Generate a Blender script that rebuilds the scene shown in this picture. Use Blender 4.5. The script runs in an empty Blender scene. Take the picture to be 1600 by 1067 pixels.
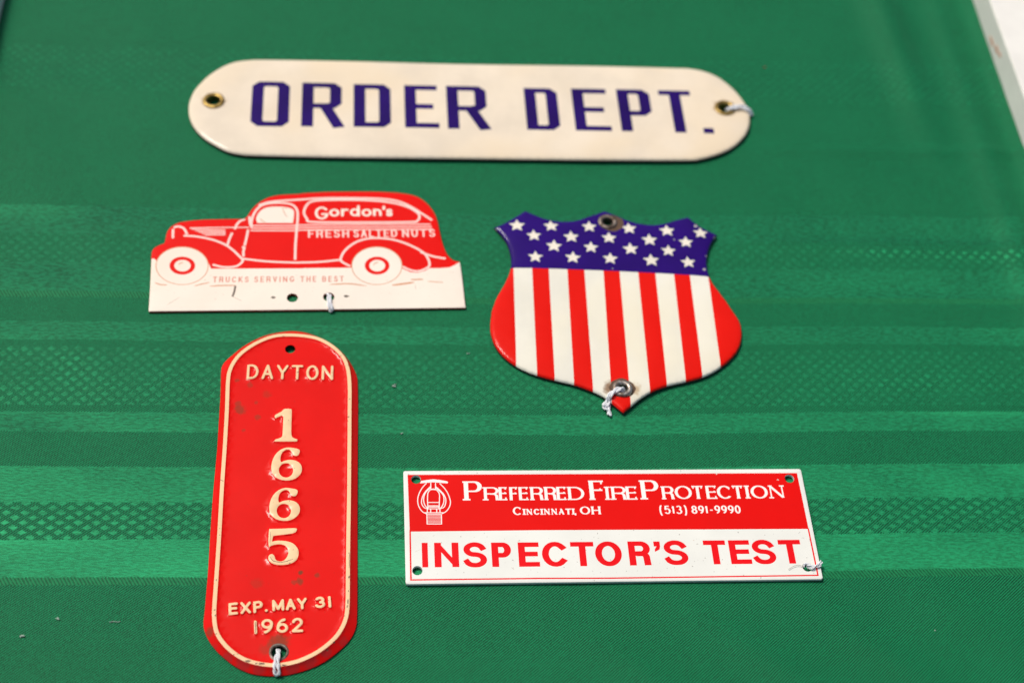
import bpy, math, random
from mathutils import noise as mnoise
import numpy as np
from mathutils import Vector, Matrix
from mathutils.geometry import delaunay_2d_cdt

random.seed(7)
rng = np.random.default_rng(7)
S = bpy.context.scene
COL = S.collection
MM = 0.001

# ------------------------------------------------------------------ camera
CAM_H = 500.33            # mm above the cloth
F_PX, PITCH, ROLL = 2506.28, 0.88902, 0.128586
YAW = math.radians(-8.4)
OX, OY = 65.0, 400.0      # centre of the laid-out cloth, mm from the foot of the camera
fwd = Vector((0, math.cos(PITCH), -math.sin(PITCH)))
rgt = Vector((1, 0, 0))
upv = Vector((0, math.sin(PITCH), math.cos(PITCH)))
c_, s_ = math.cos(ROLL), math.sin(ROLL)
cr = rgt * c_ + upv * s_
cu = rgt * -s_ + upv * c_
Rz = Matrix.Rotation(YAW, 3, 'Z')
cr, cu, cf = Rz @ cr, Rz @ cu, Rz @ fwd
cam_d = bpy.data.cameras.new('camera')
cam = bpy.data.objects.new('camera', cam_d)
COL.objects.link(cam)
M = Matrix((cr, cu, -cf)).transposed().to_4x4()
M.translation = Vector((-OX * MM, -OY * MM, CAM_H * MM))
cam.matrix_world = M
cam_d.sensor_width = 36
cam_d.sensor_fit = 'HORIZONTAL'
cam_d.lens = F_PX / 1600 * 36
cam_d.clip_start = 0.01
cam_d.clip_end = 50
cam_d.dof.use_dof = True
cam_d.dof.aperture_fstop = 7.5
S.camera = cam


def W(px, py, z=0.0):
    """photo pixel -> point of the plane at height z (mm), in table millimetres"""
    d = cf + cr * ((px - 800) / F_PX) + cu * (-(py - 533.5) / F_PX)
    t = (CAM_H - z) / -d.z
    return (d.x * t - OX, d.y * t - OY)


fx, fy = W(800, 850)
cam_d.dof.focus_distance = (Vector((fx + OX, fy + OY, -CAM_H)).dot(cf)) * MM

# ------------------------------------------------------------------ light
world = bpy.data.worlds.new("World")
S.world = world
world.use_nodes = True
wn = world.node_tree
SUN_EL, SUN_AZ = math.radians(58), math.radians(-48)     # azimuth from +Y, clockwise positive
sky = wn.nodes.new('ShaderNodeTexSky')
sky.sky_type = 'NISHITA'
sky.sun_disc = False
sky.sun_elevation = SUN_EL
sky.sun_rotation = SUN_AZ
sky.air_density = 1.0
sky.dust_density = 4.0
sky.ozone_density = 1.0
bg = wn.nodes['Background']
bg.inputs['Strength'].default_value = 0.075
wn.links.new(sky.outputs[0], bg.inputs[0])
sun_d = bpy.data.lights.new('sun', 'SUN')
sun_d.energy = 2.4
sun_d.angle = math.radians(16)
sun_d.color = (1.0, 0.95, 0.87)
sun = bpy.data.objects.new('sun', sun_d)
COL.objects.link(sun)
sd = Vector((math.sin(SUN_AZ) * math.cos(SUN_EL), math.cos(SUN_AZ) * math.cos(SUN_EL), math.sin(SUN_EL)))
sun.rotation_euler = sd.to_track_quat('Z', 'Y').to_euler()
S.view_settings.view_transform = 'Standard'
S.view_settings.look = 'None'
S.view_settings.exposure = 0.24
S.view_settings.gamma = 1.0


# ------------------------------------------------------------------ node helpers
class NT:
    def __init__(s, name):
        s.m = bpy.data.materials.new(name)
        s.m.use_nodes = True
        s.t = s.m.node_tree
        s.b = s.t.nodes['Principled BSDF']
        s.co = s.t.nodes.new('ShaderNodeTexCoord')

    def n(s, typ, **kw):
        nd = s.t.nodes.new(typ)
        for k, v in kw.items():
            setattr(nd, k, v)
        return nd

    def link(s, a, b):
        s.t.links.new(a, b)

    def math(s, op, a, b=None, c=None, clamp=False):
        nd = s.n('ShaderNodeMath', operation=op, use_clamp=clamp)
        for i, v in enumerate((a, b, c)):
            if v is None:
                continue
            if isinstance(v, (int, float)):
                nd.inputs[i].default_value = v
            else:
                s.link(v, nd.inputs[i])
        return nd.outputs[0]

    def mix(s, f, a, b, blend='MIX'):
        nd = s.n('ShaderNodeMix', data_type='RGBA', blend_type=blend)
        for sock, v in ((nd.inputs[0], f), (nd.inputs[6], a), (nd.inputs[7], b)):
            if isinstance(v, (int, float)):
                sock.default_value = v
            elif isinstance(v, tuple):
                sock.default_value = (*v, 1) if len(v) == 3 else v
            else:
                s.link(v, sock)
        return nd.outputs[2]

    def noise(s, scale, detail=2, rough=.5, vec=None, dim='3D'):
        nd = s.n('ShaderNodeTexNoise')
        nd.inputs['Scale'].default_value = scale
        nd.inputs['Detail'].default_value = detail
        nd.inputs['Roughness'].default_value = rough
        s.link(vec if vec is not None else s.co.outputs['Object'], nd.inputs['Vector'])
        return nd.outputs[0]

    def ramp(s, f, a, b):
        """smoothstep-like clamp of f from a..b"""
        nd = s.n('ShaderNodeMapRange', interpolation_type='SMOOTHSTEP')
        s.link(f, nd.inputs[0])
        nd.inputs[1].default_value = a
        nd.inputs[2].default_value = b
        return nd.outputs[0]

    def bump(s, h, strength, dist):
        nd = s.n('ShaderNodeBump')
        nd.inputs['Strength'].default_value = strength
        nd.inputs['Distance'].default_value = dist
        s.link(h, nd.inputs['Height'])
        s.link(nd.outputs[0], s.b.inputs['Normal'])
        return nd.outputs[0]


def enamel(name, col, rough=.25, var=.06, warm=None, stains=(), specks=.0, coat=.3, peel=.15, spec=.10):
    """glossy painted metal: slight cloudiness, orange peel, dust specks and rust, grime or painted reflection spots
    stains: (x, y, radius in mm, colour, strength) in the sign's own millimetres"""
    t = NT(name)
    n1 = t.noise(35, 4, .6)
    dark = tuple(c * (1 - var * 2.2) for c in col)
    lite = tuple(min(1, c * (1 + var)) for c in col)
    c = t.mix(t.ramp(n1, .3, .7), dark, lite)
    if warm:
        n2 = t.noise(14, 3, .6)
        c = t.mix(t.ramp(n2, .42, .72), c, warm)
    if specks:
        n3 = t.noise(900, 1, .5)
        f = t.math('MULTIPLY', t.ramp(n3, .73, .78), specks)
        c = t.mix(f, c, (.10, .06, .04))
    for (x, y, r, sc, k) in stains:
        v = t.n('ShaderNodeVectorMath', operation='DISTANCE')
        t.link(t.co.outputs['Object'], v.inputs[0])
        v.inputs[1].default_value = (x * MM, y * MM, .002)
        nn = t.noise(420, 3, .7)
        dd = t.math('ADD', v.outputs['Value'], t.math('MULTIPLY', t.math('SUBTRACT', nn, .5), r * MM * 1.3))
        f = t.math('MULTIPLY', t.math('SUBTRACT', 1.0, t.ramp(dd, r * MM * .45, r * MM * 1.05)), k)
        c = t.mix(f, c, sc)
    t.link(c, t.b.inputs['Base Color'])
    n4 = t.noise(60, 3, .6)
    t.link(t.math('ADD', rough - .08, t.math('MULTIPLY', n4, .16)), t.b.inputs['Roughness'])
    t.b.inputs['Coat Weight'].default_value = coat * .4
    t.b.inputs['Specular IOR Level'].default_value = spec
    t.b.inputs['Coat Roughness'].default_value = rough * .6
    t.bump(t.noise(330, 2, .5), peel, .0001)
    return t.m


def metal(name, col, rough=.35, patina=None):
    t = NT(name)
    n1 = t.noise(500, 4, .6)
    c = t.mix(t.ramp(n1, .35, .68), col, patina or tuple(x * .45 for x in col))
    t.link(c, t.b.inputs['Base Color'])
    t.b.inputs['Metallic'].default_value = .85
    t.link(t.math('ADD', rough, t.math('MULTIPLY', n1, .25)), t.b.inputs['Roughness'])
    t.bump(n1, .4, .0002)
    return t.m


def matte(name, col, rough=.8, scale=600, var=.25):
    t = NT(name)
    c = t.mix(t.noise(scale, 3, .6), tuple(x * (1 - var) for x in col), tuple(min(1, x * (1 + var)) for x in col))
    t.link(c, t.b.inputs['Base Color'])
    t.b.inputs['Roughness'].default_value = rough
    return t.m


# ------------------------------------------------------------------ tagging and linking
def tag(o, label=None, cat=None, group=None, kind=None):
    for k, v in (('label', label), ('category', cat), ('group', group), ('kind', kind)):
        if v:
            o[k] = v
    return o


def mesh_obj(name, verts, faces, mat, parent=None, normals=None, smooth=True):
    me = bpy.data.meshes.new(name)
    me.from_pydata([tuple(v) for v in verts], [], faces)
    me.materials.append(mat)
    me.update()
    if smooth:
        me.polygons.foreach_set('use_smooth', [True] * len(me.polygons))
    if normals is not None:
        me.normals_split_custom_set_from_vertices([tuple(n) for n in normals])
    o = bpy.data.objects.new(name, me)
    COL.objects.link(o)
    if parent:
        o.parent = parent
    return o


class Frame:
    """a sign's own flat frame in millimetres: origin and x axis laid on the cloth"""
    def __init__(s, pa, pb, ztop):
        s.z = ztop
        a, b = Vector(W(*pa, ztop)), Vector(W(*pb, ztop))
        s.o = (a + b) / 2
        d = (b - a).normalized()
        s.ang = math.atan2(d.y, d.x)
        s.c, s.s = d.x, d.y

    def __call__(s, px, py, dz=0):
        x, y = W(px, py, s.z + dz)
        x -= s.o.x
        y -= s.o.y
        return (x * s.c + y * s.s, -x * s.s + y * s.c)

    def pts(s, l, zo=None, dz=0):
        if zo:
            x0, y0, k = zo
            return [s(x0 + a / k, y0 + b / k, dz) for a, b in l]
        return [s(a, b, dz) for a, b in l]

    def empty(s, name):
        o = bpy.data.objects.new(name, None)
        o.empty_display_size = .02
        o.location = (s.o.x * MM, s.o.y * MM, 0)
        o.rotation_euler = (0, 0, s.ang)
        COL.objects.link(o)
        return o


# ------------------------------------------------------------------ 2D geometry helpers
def arc(cx, cy, rx, ry, a0, a1, n=None):
    n = n or max(3, int(abs(a1 - a0) / 15))
    return [(cx + rx * math.cos(math.radians(a0 + (a1 - a0) * i / n)),
             cy + ry * math.sin(math.radians(a0 + (a1 - a0) * i / n))) for i in range(n + 1)]


def ellipse(cx, cy, rx, ry, n=32):
    return [(cx + rx * math.cos(2 * math.pi * i / n), cy + ry * math.sin(2 * math.pi * i / n)) for i in range(n)]


def catmull(p, closed=False, n=5, corners=()):
    """smooth polyline; indices listed in corners stay sharp"""
    p = [Vector(q) for q in p]
    N = len(p)
    out = []
    for i in range(N if closed else N - 1):
        p1, p2 = p[i], p[(i + 1) % N]
        p0 = p[(i - 1) % N] if (closed or i > 0) else p1 * 2 - p2
        p3 = p[(i + 2) % N] if (closed or i + 2 < N) else p2 * 2 - p1
        if i in corners:
            p0 = p1 * 2 - p2
        if (i + 1) % N in corners:
            p3 = p2 * 2 - p1
        for k in range(n):
            t = k / n
            t2, t3 = t * t, t * t * t
            q = .5 * ((2 * p1) + (p2 - p0) * t + (2 * p0 - 5 * p1 + 4 * p2 - p3) * t2 + (3 * p1 - p0 - 3 * p2 + p3) * t3)
            out.append((q.x, q.y))
    if not closed:
        out.append(tuple(p[-1]))
    return out


def resample(p, step, closed=True):
    out = []
    N = len(p)
    for i in range(N if closed else N - 1):
        a, b = p[i], p[(i + 1) % N]
        L = math.hypot(b[0] - a[0], b[1] - a[1])
        k = max(1, int(round(L / step)))
        for j in range(k):
            out.append((a[0] + (b[0] - a[0]) * j / k, a[1] + (b[1] - a[1]) * j / k))
    if not closed:
        out.append(p[-1])
    return out


def stroke(line, wx, wy=None, closed=False, cap='square', maxturn=75):
    """polyline centreline -> list of quads of an elliptical-nib stroke (wx across stems, wy across bars)"""
    wy = wy or wx
    P = []
    for q in line:
        if not P or math.hypot(q[0] - P[-1][0], q[1] - P[-1][1]) > 1e-5:
            P.append((q[0] / wx, q[1] / wy))
    P = [q for i, q in enumerate(P) if i == 0 or math.hypot(q[0] - P[i - 1][0], q[1] - P[i - 1][1]) > 1e-3]
    if closed and math.hypot(P[0][0] - P[-1][0], P[0][1] - P[-1][1]) < 1e-3:
        P.pop()
    n = len(P)
    if n < 2:
        return []
    rng_ = range(n) if closed else range(n - 1)
    D = []
    for i in rng_:
        a, b = P[i], P[(i + 1) % n]
        L = math.hypot(b[0] - a[0], b[1] - a[1]) or 1
        D.append(((b[0] - a[0]) / L, (b[1] - a[1]) / L))
    quads = []
    m = len(D)

    def joint(i_prev, i_next, p):
        """left and right points of the mitre"""
        d0, d1 = D[i_prev], D[i_next]
        nx, ny = -(d0[1] + d1[1]), d0[0] + d1[0]
        L = math.hypot(nx, ny)
        nx, ny = nx / L, ny / L
        k = .5 / max(.3, nx * -d0[1] + ny * d0[0])
        return (p[0] + nx * k, p[1] + ny * k), (p[0] - nx * k, p[1] - ny * k)

    def sharp(i_prev, i_next):
        d0, d1 = D[i_prev], D[i_next]
        return d0[0] * d1[0] + d0[1] * d1[1] < math.cos(math.radians(maxturn + 20))

    def endc(p, d, sgn):
        e = .5 if cap in ('square',) else 0
        q = (p[0] + d[0] * e * sgn, p[1] + d[1] * e * sgn)
        return (q[0] - d[1] * .5, q[1] + d[0] * .5), (q[0] + d[1] * .5, q[1] - d[0] * .5)
    for i in range(m):
        a, b = P[i], P[(i + 1) % n]
        if (i > 0 or closed) and not sharp((i - 1) % m, i):
            l0, r0 = joint((i - 1) % m, i, a)
        else:
            l0, r0 = endc(a, D[i], -1)
        if (i < m - 1 or closed) and not sharp(i, (i + 1) % m):
            l1, r1 = joint(i, (i + 1) % m, b)
        else:
            l1, r1 = endc(b, D[i], 1)
        quads.append([l0, r0, r1, l1])
    if cap == 'round' and not closed:
        for p in (P[0], P[-1]):
            quads.append([(p[0] + .5 * math.cos(t * math.pi / 6), p[1] + .5 * math.sin(t * math.pi / 6)) for t in range(12)])
        for i in range(m - 1):
            if sharp(i, i + 1):
                p = P[i + 1]
                quads.append([(p[0] + .5 * math.cos(t * math.pi / 6), p[1] + .5 * math.sin(t * math.pi / 6)) for t in range(12)])
    return [[(x * wx, y * wy) for x, y in q] for q in quads]


# ------------------------------------------------------------------ letters as strokes in a unit box
def glyph(ch):
    A_ = arc
    G = {
        'A': [[(0, 0), (.5, 1)], [(.5, 1), (1, 0)], [(.19, .34), (.81, .34)]],
        'B': [[(0, 0), (0, 1), (.55, 1)] + A_(.58, .76, .36, .24, 90, -90) + [(0, .52)], [(.5, .52)] + A_(.6, .26, .4, .26, 90, -90) + [(0, 0)]],
        'C': [A_(.52, .5, .52, .5, 42, 318)],
        'D': [[(0, 0), (0, 1), (.4, 1)] + A_(.4, .5, .6, .5, 90, -90) + [(0, 0)]],
        'E': [[(1, 1), (0, 1), (0, 0), (1, 0)], [(0, .52), (.9, .52)]],
        'F': [[(1, 1), (0, 1), (0, 0)], [(0, .5), (.85, .5)]],
        'G': [A_(.52, .5, .52, .5, 42, 325) + [(1, .4), (.6, .4)]],
        'H': [[(0, 0), (0, 1)], [(1, 0), (1, 1)], [(0, .5), (1, .5)]],
        'I': [[(.5, 0), (.5, 1)]],
        'K': [[(0, 0), (0, 1)], [(0, .36), (.95, 1)], [(.3, .55), (1, 0)]],
        'L': [[(0, 1), (0, 0), (1, 0)]],
        'M': [[(0, 0), (0, 1)], [(0, 1), (.5, .1)], [(.5, .1), (1, 1)], [(1, 1), (1, 0)]],
        'N': [[(0, 0), (0, 1)], [(0, 1), (1, 0)], [(1, 0), (1, 1)]],
        'O': [A_(.5, .5, .5, .5, 0, 360, 28)],
        'P': [[(0, 0), (0, 1), (.6, 1)] + A_(.62, .735, .38, .265, 90, -90) + [(0, .47)]],
        'R': [[(0, 0), (0, 1), (.6, 1)] + A_(.6, .745, .38, .255, 90, -90) + [(0, .49)], [(.5, .47)] + A_(.62, .3, .3, .17, 90, 10, 4) + [(.95, 0)]],
        'S': [A_(.5, .755, .46, .245, 18, 250) + A_(.5, .25, .5, .26, 75, -162)],
        'T': [[(0, 1), (1, 1)], [(.5, 1), (.5, 0)]],
        'U': [[(0, 1), (0, .4)] + A_(.5, .4, .5, .4, 180, 360) + [(1, 1)]],
        'V': [[(0, 1), (.5, 0)], [(.5, 0), (1, 1)]],
        'X': [[(0, 0), (1, 1)], [(0, 1), (1, 0)]],
        'Y': [[(0, 1), (.5, .45)], [(1, 1), (.5, .45)], [(.5, .45), (.5, 0)]],
        '0': [A_(.5, .5, .5, .5, 0, 360, 24)],
        '1': [[(.15, .72), (.6, 1), (.6, 0)]],
        '|': [[(.5, 0), (.5, 1)]],
        '2': [A_(.5, .72, .46, .28, 170, -35) + [(0, 0), (1, 0)]],
        '3': [A_(.47, .75, .43, .25, 150, -80), A_(.48, .27, .52, .27, 80, -155)],
        '5': [[(.9, 1), (.15, 1), (.06, .5)] + A_(.47, .33, .52, .33, 125, -150)],
        '6': [A_(.5, .3, .5, .3, 0, 360, 20), A_(.8, .3, .8, .7, 180, 95)],
        '8': [A_(.5, .76, .42, .24, 0, 360, 18), A_(.5, .26, .5, .26, 0, 360, 18)],
        '9': [A_(.5, .7, .5, .3, 0, 360, 20), A_(.2, .7, .8, .7, 0, -85)],
        '(': [A_(1.0, .42, 1.0, .76, 112, 248, 10)],
        ')': [A_(0, .42, 1.0, .76, 68, -68, 10)],
        '-': [[(0, .42), (1, .42)]],
        '.': [[(.5, -.0), (.5, .02)]],
        ',': [[(.6, .02), (.4, -.2)]],
        "'": [[(.75, 1), (.75, .86), (.35, .7)]],
        'o': [A_(.5, .33, .5, .33, 0, 360, 18)],
        'r': [[(0, 0), (0, .66)], A_(.75, .3, .75, .36, 180, 80)],
        'd': [A_(.46, .33, .46, .33, 0, 360, 18), [(.95, 1), (.95, 0)]],
        'n': [[(0, 0), (0, .66)], A_(.5, .32, .5, .34, 180, 0) + [(1, 0)]],
        's': [A_(.5, .5, .42, .17, 20, 260, 10) + A_(.5, .16, .46, .17, 80, -165, 10)],
    }
    return G[ch]


# extra serifs in the unit box: (x, y, half length) of little bars drawn with the thin nib
SERIF = {
    'P': [(0, 0, .28), (-.05, 1, .2)], 'R': [(0, 0, .24), (-.05, 1, .18), (.98, 0, .16)], 'E': [(-.04, 0, .15), (-.04, 1, .15)],
    'F': [(0, 0, .3), (-.05, 1, .2)], 'I': [(.5, 0, .9), (.5, 1, .9)], 'D': [(-.04, 0, .15), (-.04, 1, .15)],
    'T': [(.5, 0, .24)], 'N': [(0, 0, .2), (0, 1, .16), (1, 1, .2)], 'H': [(0, 0, .2), (0, 1, .2), (1, 0, .2), (1, 1, .2)],
    'A': [(0, 0, .2), (1, 0, .22)], '1': [(.6, 0, .45)],
}
SERIF_V = {'E': [(1, 1, -.16), (1, 0, .18), (.9, .52, .1)], 'F': [(1, 1, -.16), (.85, .5, .1)], 'T': [(0, 1, -.18), (1, 1, -.18)],
           'C': [(.9, .93, -.2)], 'L': [(1, 0, .2)]}


def draw(ch, x0, x1, y0, y1, wx, wy, cap='square', serif=False, clip=True, slim=None):
    """polygons of one letter filling the box x0..x1, y0..y1 (mm)"""
    ax, bx, ay, by = x0 + wx / 2, x1 - wx / 2, y0 + wy / 2, y1 - wy / 2
    if ch in "I|.":
        ax = bx = (x0 + x1) / 2
        ax -= .5
        bx += .5
    out = []
    for st in glyph(ch):
        l = [(ax + (bx - ax) * u, ay + (by - ay) * v) for u, v in st]
        closed = len(l) > 6 and math.hypot(l[0][0] - l[-1][0], l[0][1] - l[-1][1]) < 1e-3
        w1, w2 = wx, wy
        if serif and ch in 'NAM' and len(st) == 2 and (st[0][0] == st[1][0] or (ch == 'A' and st[0] == (0, 0))):
            w1 = wx * .45
        out += stroke(l, w1, w2, closed=closed, cap=cap)
    if serif:
        for (u, v, h) in SERIF.get(ch, ()):
            w = max(bx - ax, wx * 1.2)
            x, y = ax + (bx - ax) * u, ay + (by - ay) * v
            h2 = h * (w if ch != 'I' else wx)
            out.append([(x - h2, y - wy / 2), (x + h2, y - wy / 2), (x + h2, y + wy / 2), (x - h2, y + wy / 2)])
        for (u, v, h) in SERIF_V.get(ch, ()):
            x, y = ax + (bx - ax) * u, ay + (by - ay) * v
            hh = h * (by - ay)
            out.append([(x - wy / 2, min(y, y + hh)), (x + wy / 2, min(y, y + hh)), (x + wy / 2, max(y, y + hh)), (x - wy / 2, max(y, y + hh))])
    return out


def word(F, text, pa, pb, top, wx, wy, cap='square', serif=False, widths=None, gap=.18, zo=None):
    """fit a word between two baseline pixels; top = pixel of the cap line above the first letter"""
    def f(p):
        return F(zo[0] + p[0] / zo[2], zo[1] + p[1] / zo[2]) if zo else F(*p)
    A, B, T = Vector(f(pa)), Vector(f(pb)), Vector(f(top))
    u = (B - A)
    L = u.length
    u.normalize()
    v = Vector((-u.y, u.x))
    H = (T - A).dot(v)
    wd = {'I': .3, '1': .55, '|': .2, '.': .3, ',': .35, "'": .3, 'M': 1.25, 'N': 1.05, 'O': 1.15, 'G': 1.1, 'C': 1.05, 'D': 1.05, '-': .75, '(': .62, ')': .62,
          ' ': .6, 'o': .95, 'r': .7, 's': .75, 'E': .88, 'F': .85, 'L': .8, 'S': .9}
    if widths:
        wd.update(widths)
    ws = [wd.get(c, 1.0) for c in text]
    tot = sum(ws) + gap * (len(text) - 1)
    k = L / tot
    x = 0
    res = []
    for c, w in zip(text, ws):
        if c != ' ':
            polys = draw(c, x, x + w * k, 0, H, wx, wy, cap, serif)
            res.append((c, [[tuple(A + u * p[0] + v * p[1]) for p in q] for q in polys]))
        x += (w + gap) * k
    return res


# ------------------------------------------------------------------ distances for the height of a surface
def dist_poly(P, line, closed=True):
    a = np.array(line, float)
    b = np.roll(a, -1, 0) if closed else a[1:]
    if not closed:
        a = a[:-1]
    d = np.full(len(P), 1e9)
    for i0 in range(0, len(a), 64):
        aa, bb = a[i0:i0 + 64], b[i0:i0 + 64]
        ab = bb - aa
        L = (ab ** 2).sum(1) + 1e-12
        t = np.clip(((P[:, None] - aa) * ab).sum(2) / L, 0, 1)
        q = aa + t[..., None] * ab
        d = np.minimum(d, np.sqrt(((P[:, None] - q) ** 2).sum(2)).min(1))
    return d


def inside(P, poly):
    a = np.array(poly, float)
    b = np.roll(a, -1, 0)
    r = np.zeros(len(P), bool)
    for (x0, y0), (x1, y1) in zip(a, b):
        c = (y0 > P[:, 1]) != (y1 > P[:, 1])
        with np.errstate(divide='ignore', invalid='ignore'):
            xi = (x1 - x0) * (P[:, 1] - y0) / (y1 - y0) + x0
        r ^= c & (P[:, 0] < xi)
    return r


def offset(poly, d):
    """simple inward (d>0, for counter-clockwise) offset of a closed outline"""
    a = np.array(poly, float)
    area = 0.5 * np.sum(a[:, 0] * np.roll(a[:, 1], -1) - np.roll(a[:, 0], -1) * a[:, 1])
    e = np.roll(a, -1, 0) - a
    e /= np.linalg.norm(e, axis=1)[:, None] + 1e-12
    n = np.stack([-e[:, 1], e[:, 0]], 1) * (1 if area > 0 else -1)
    nv = n + np.roll(n, 1, 0)
    nv /= np.linalg.norm(nv, axis=1)[:, None] + 1e-12
    k = 1 / np.clip((nv * n).sum(1), .5, 1)
    return [tuple(x) for x in a + nv * (d * k)[:, None]]


# ------------------------------------------------------------------ the plate builder
def build_plate(parent, name, mat, outline, height, zbot, prints=(), holes=(), rings=(), grid=4.0, edge_mat=None, sheet=9.0):
    """One sheet of metal: top surface follows height(x, y); flat print regions are cut out of the very same
    surface so that they lie exactly in it.  prints: (part name, material, [polygons], label)"""
    verts, faces, kinds = [], [], []

    def add(poly, kind):
        i0 = len(verts)
        ar = sum(poly[i - 1][0] * poly[i][1] - poly[i][0] * poly[i - 1][1] for i in range(len(poly)))
        if abs(ar) < 1e-6:
            return
        poly = list(poly) if ar > 0 else list(poly)[::-1]
        verts.extend(poly)
        faces.append(list(range(i0, i0 + len(poly))))
        kinds.append(kind)
    add(outline, ('out', 0))
    for h in holes:
        add(h, ('hole', 0))
    for r in rings:
        add(r, ('ring', 0))
    for i, p in enumerate(prints):
        for poly in p[2]:
            if len(poly) > 2:
                add(poly, ('print', i))
    xs = [p[0] for p in outline]
    ys = [p[1] for p in outline]
    gx = np.arange(min(xs), max(xs), grid)
    gy = np.arange(min(ys), max(ys), grid)
    g = np.array([(x + (grid / 2 if j % 2 else 0), y) for j, y in enumerate(gy) for x in gx])
    g = g[inside(g, outline)]
    if len(g):
        g = g[dist_poly(g, outline) > grid * .3]
    allv = [Vector(v) for v in verts] + [Vector(tuple(v)) for v in g]
    vo, eo, fo, ov, oe, of = delaunay_2d_cdt(allv, [], faces, 0, 1e-4)
    P = np.array([(v[0], v[1]) for v in vo])
    Zt = height(P)
    tri, owner = [], []
    C3 = np.array([P[list(f)].mean(0) for f in fo])
    own = np.full(len(C3), -1)

    def cover(poly):
        q = np.array(poly)
        lo, hi = q.min(0) - 1e-6, q.max(0) + 1e-6
        k = np.nonzero((C3[:, 0] >= lo[0]) & (C3[:, 0] <= hi[0]) & (C3[:, 1] >= lo[1]) & (C3[:, 1] <= hi[1]))[0]
        return k[inside(C3[k], poly)] if len(k) else k
    for i, p in enumerate(prints):
        for poly in p[2]:
            if len(poly) > 2:
                own[cover(poly)] = i
    keepf = np.zeros(len(C3), bool)
    keepf[cover(outline)] = True
    for h in holes:
        keepf[cover(h)] = False
    for f, o_, kf in zip(fo, own, keepf):
        if not kf:
            continue
        f = list(f)
        a, b, c = P[f[0]], P[f[1]], P[f[2]]
        if (b[0] - a[0]) * (c[1] - a[1]) - (b[1] - a[1]) * (c[0] - a[0]) < 0:
            f.reverse()
        tri.append(f)
        owner.append(int(o_))
    V3 = np.column_stack([P, Zt])
    N = np.zeros_like(V3)
    for f in tri:
        a, b, c = V3[f[0]], V3[f[1]], V3[f[2]]
        n = np.cross(b - a, c - a)
        for v in f:
            N[v] += n
    N /= np.linalg.norm(N, axis=1)[:, None] + 1e-15
    N[np.abs(N).sum(1) < .1] = (0, 0, 1)

    def part(idx, nm, mt, label=None):
        fs = [f for f, o in zip(tri, owner) if o == idx]
        if not fs:
            return None
        used = sorted({v for f in fs for v in f})
        mp = {v: i for i, v in enumerate(used)}
        o = mesh_obj(nm, V3[used] * MM, [[mp[v] for v in f] for f in fs], mt, parent, N[used])
        if label:
            o['label'] = label
        return o
    base = part(-1, name, mat)
    for i, p in enumerate(prints):
        o = part(i, p[0], p[1], p[3] if len(p) > 3 else None)
        if o and len(p) > 4:
            o['kind'] = p[4]
    # rim, underside and hole walls: one closed piece below the printed face
    cnt_e = {}
    for f in tri:
        for i in range(len(f)):
            e = (f[i], f[(i + 1) % len(f)])
            cnt_e[e] = cnt_e.get(e, 0) + 1
    sf = []
    used = sorted({v for f in tri for v in f})
    mp = {v: i for i, v in enumerate(used)}
    n = len(used)
    sv = [(P[v][0], P[v][1], max(zbot, V3[v][2] - sheet)) for v in used] + [tuple(V3[v]) for v in used]
    for (i, j) in cnt_e:
        if (j, i) not in cnt_e:
            sf.append([mp[i], mp[j], n + mp[j], n + mp[i]])
    for f in tri:
        sf.append([mp[v] for v in reversed(f)])
    keep = sorted({v for f in sf for v in f})
    m2 = {v: i for i, v in enumerate(keep)}
    mesh_obj('edge', np.array([sv[v] for v in keep]) * MM, [[m2[v] for v in f] for f in sf], edge_mat or mat, parent, smooth=False)
    return base


def tube(name, pts, r, mat, parent=None, seg=10, twist=0, sub=6, flat=1.0):
    """rope or wire through 3D points (mm)"""
    p = [Vector(q) for q in pts]
    path = []
    for i in range(len(p) - 1):
        p1, p2 = p[i], p[i + 1]
        p0 = p[i - 1] if i else p1 * 2 - p2
        p3 = p[i + 2] if i + 2 < len(p) else p2 * 2 - p1
        for k in range(sub):
            t = k / sub
            path.append(.5 * ((2 * p1) + (p2 - p0) * t + (2 * p0 - 5 * p1 + 4 * p2 - p3) * t * t + (3 * p1 - p0 - 3 * p2 + p3) * t ** 3))
    path.append(p[-1])
    V, Fc = [], []
    n = len(path)
    for ply in range(2 if twist else 1):
        base = len(V)
        for i, c in enumerate(path):
            d = (path[min(i + 1, n - 1)] - path[max(i - 1, 0)]).normalized()
            sref = Vector((0, 0, 1)) if abs(d.z) < .9 else Vector((1, 0, 0))
            a = d.cross(sref).normalized()
            b = a.cross(d)
            cc, rr = c.copy(), r
            if twist:
                ph = twist * i / sub + ply * math.pi
                cc = c + (a * math.cos(ph) + b * math.sin(ph)) * r * .5
                rr = r * .62
            rr *= 1 + random.uniform(-.06, .06)
            for k in range(seg):
                t = 2 * math.pi * k / seg
                V.append(tuple((cc + a * math.cos(t) * rr + b * math.sin(t) * rr * flat) * MM))
        for i in range(n - 1):
            for k in range(seg):
                q = base + i * seg
                Fc.append([q + k, q + (k + 1) % seg, q + seg + (k + 1) % seg, q + seg + k])
        Fc.append([base + k for k in range(seg)][::-1])
        Fc.append([base + (n - 1) * seg + k for k in range(seg)])
    return mesh_obj(name, V, Fc, mat, parent)


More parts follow.
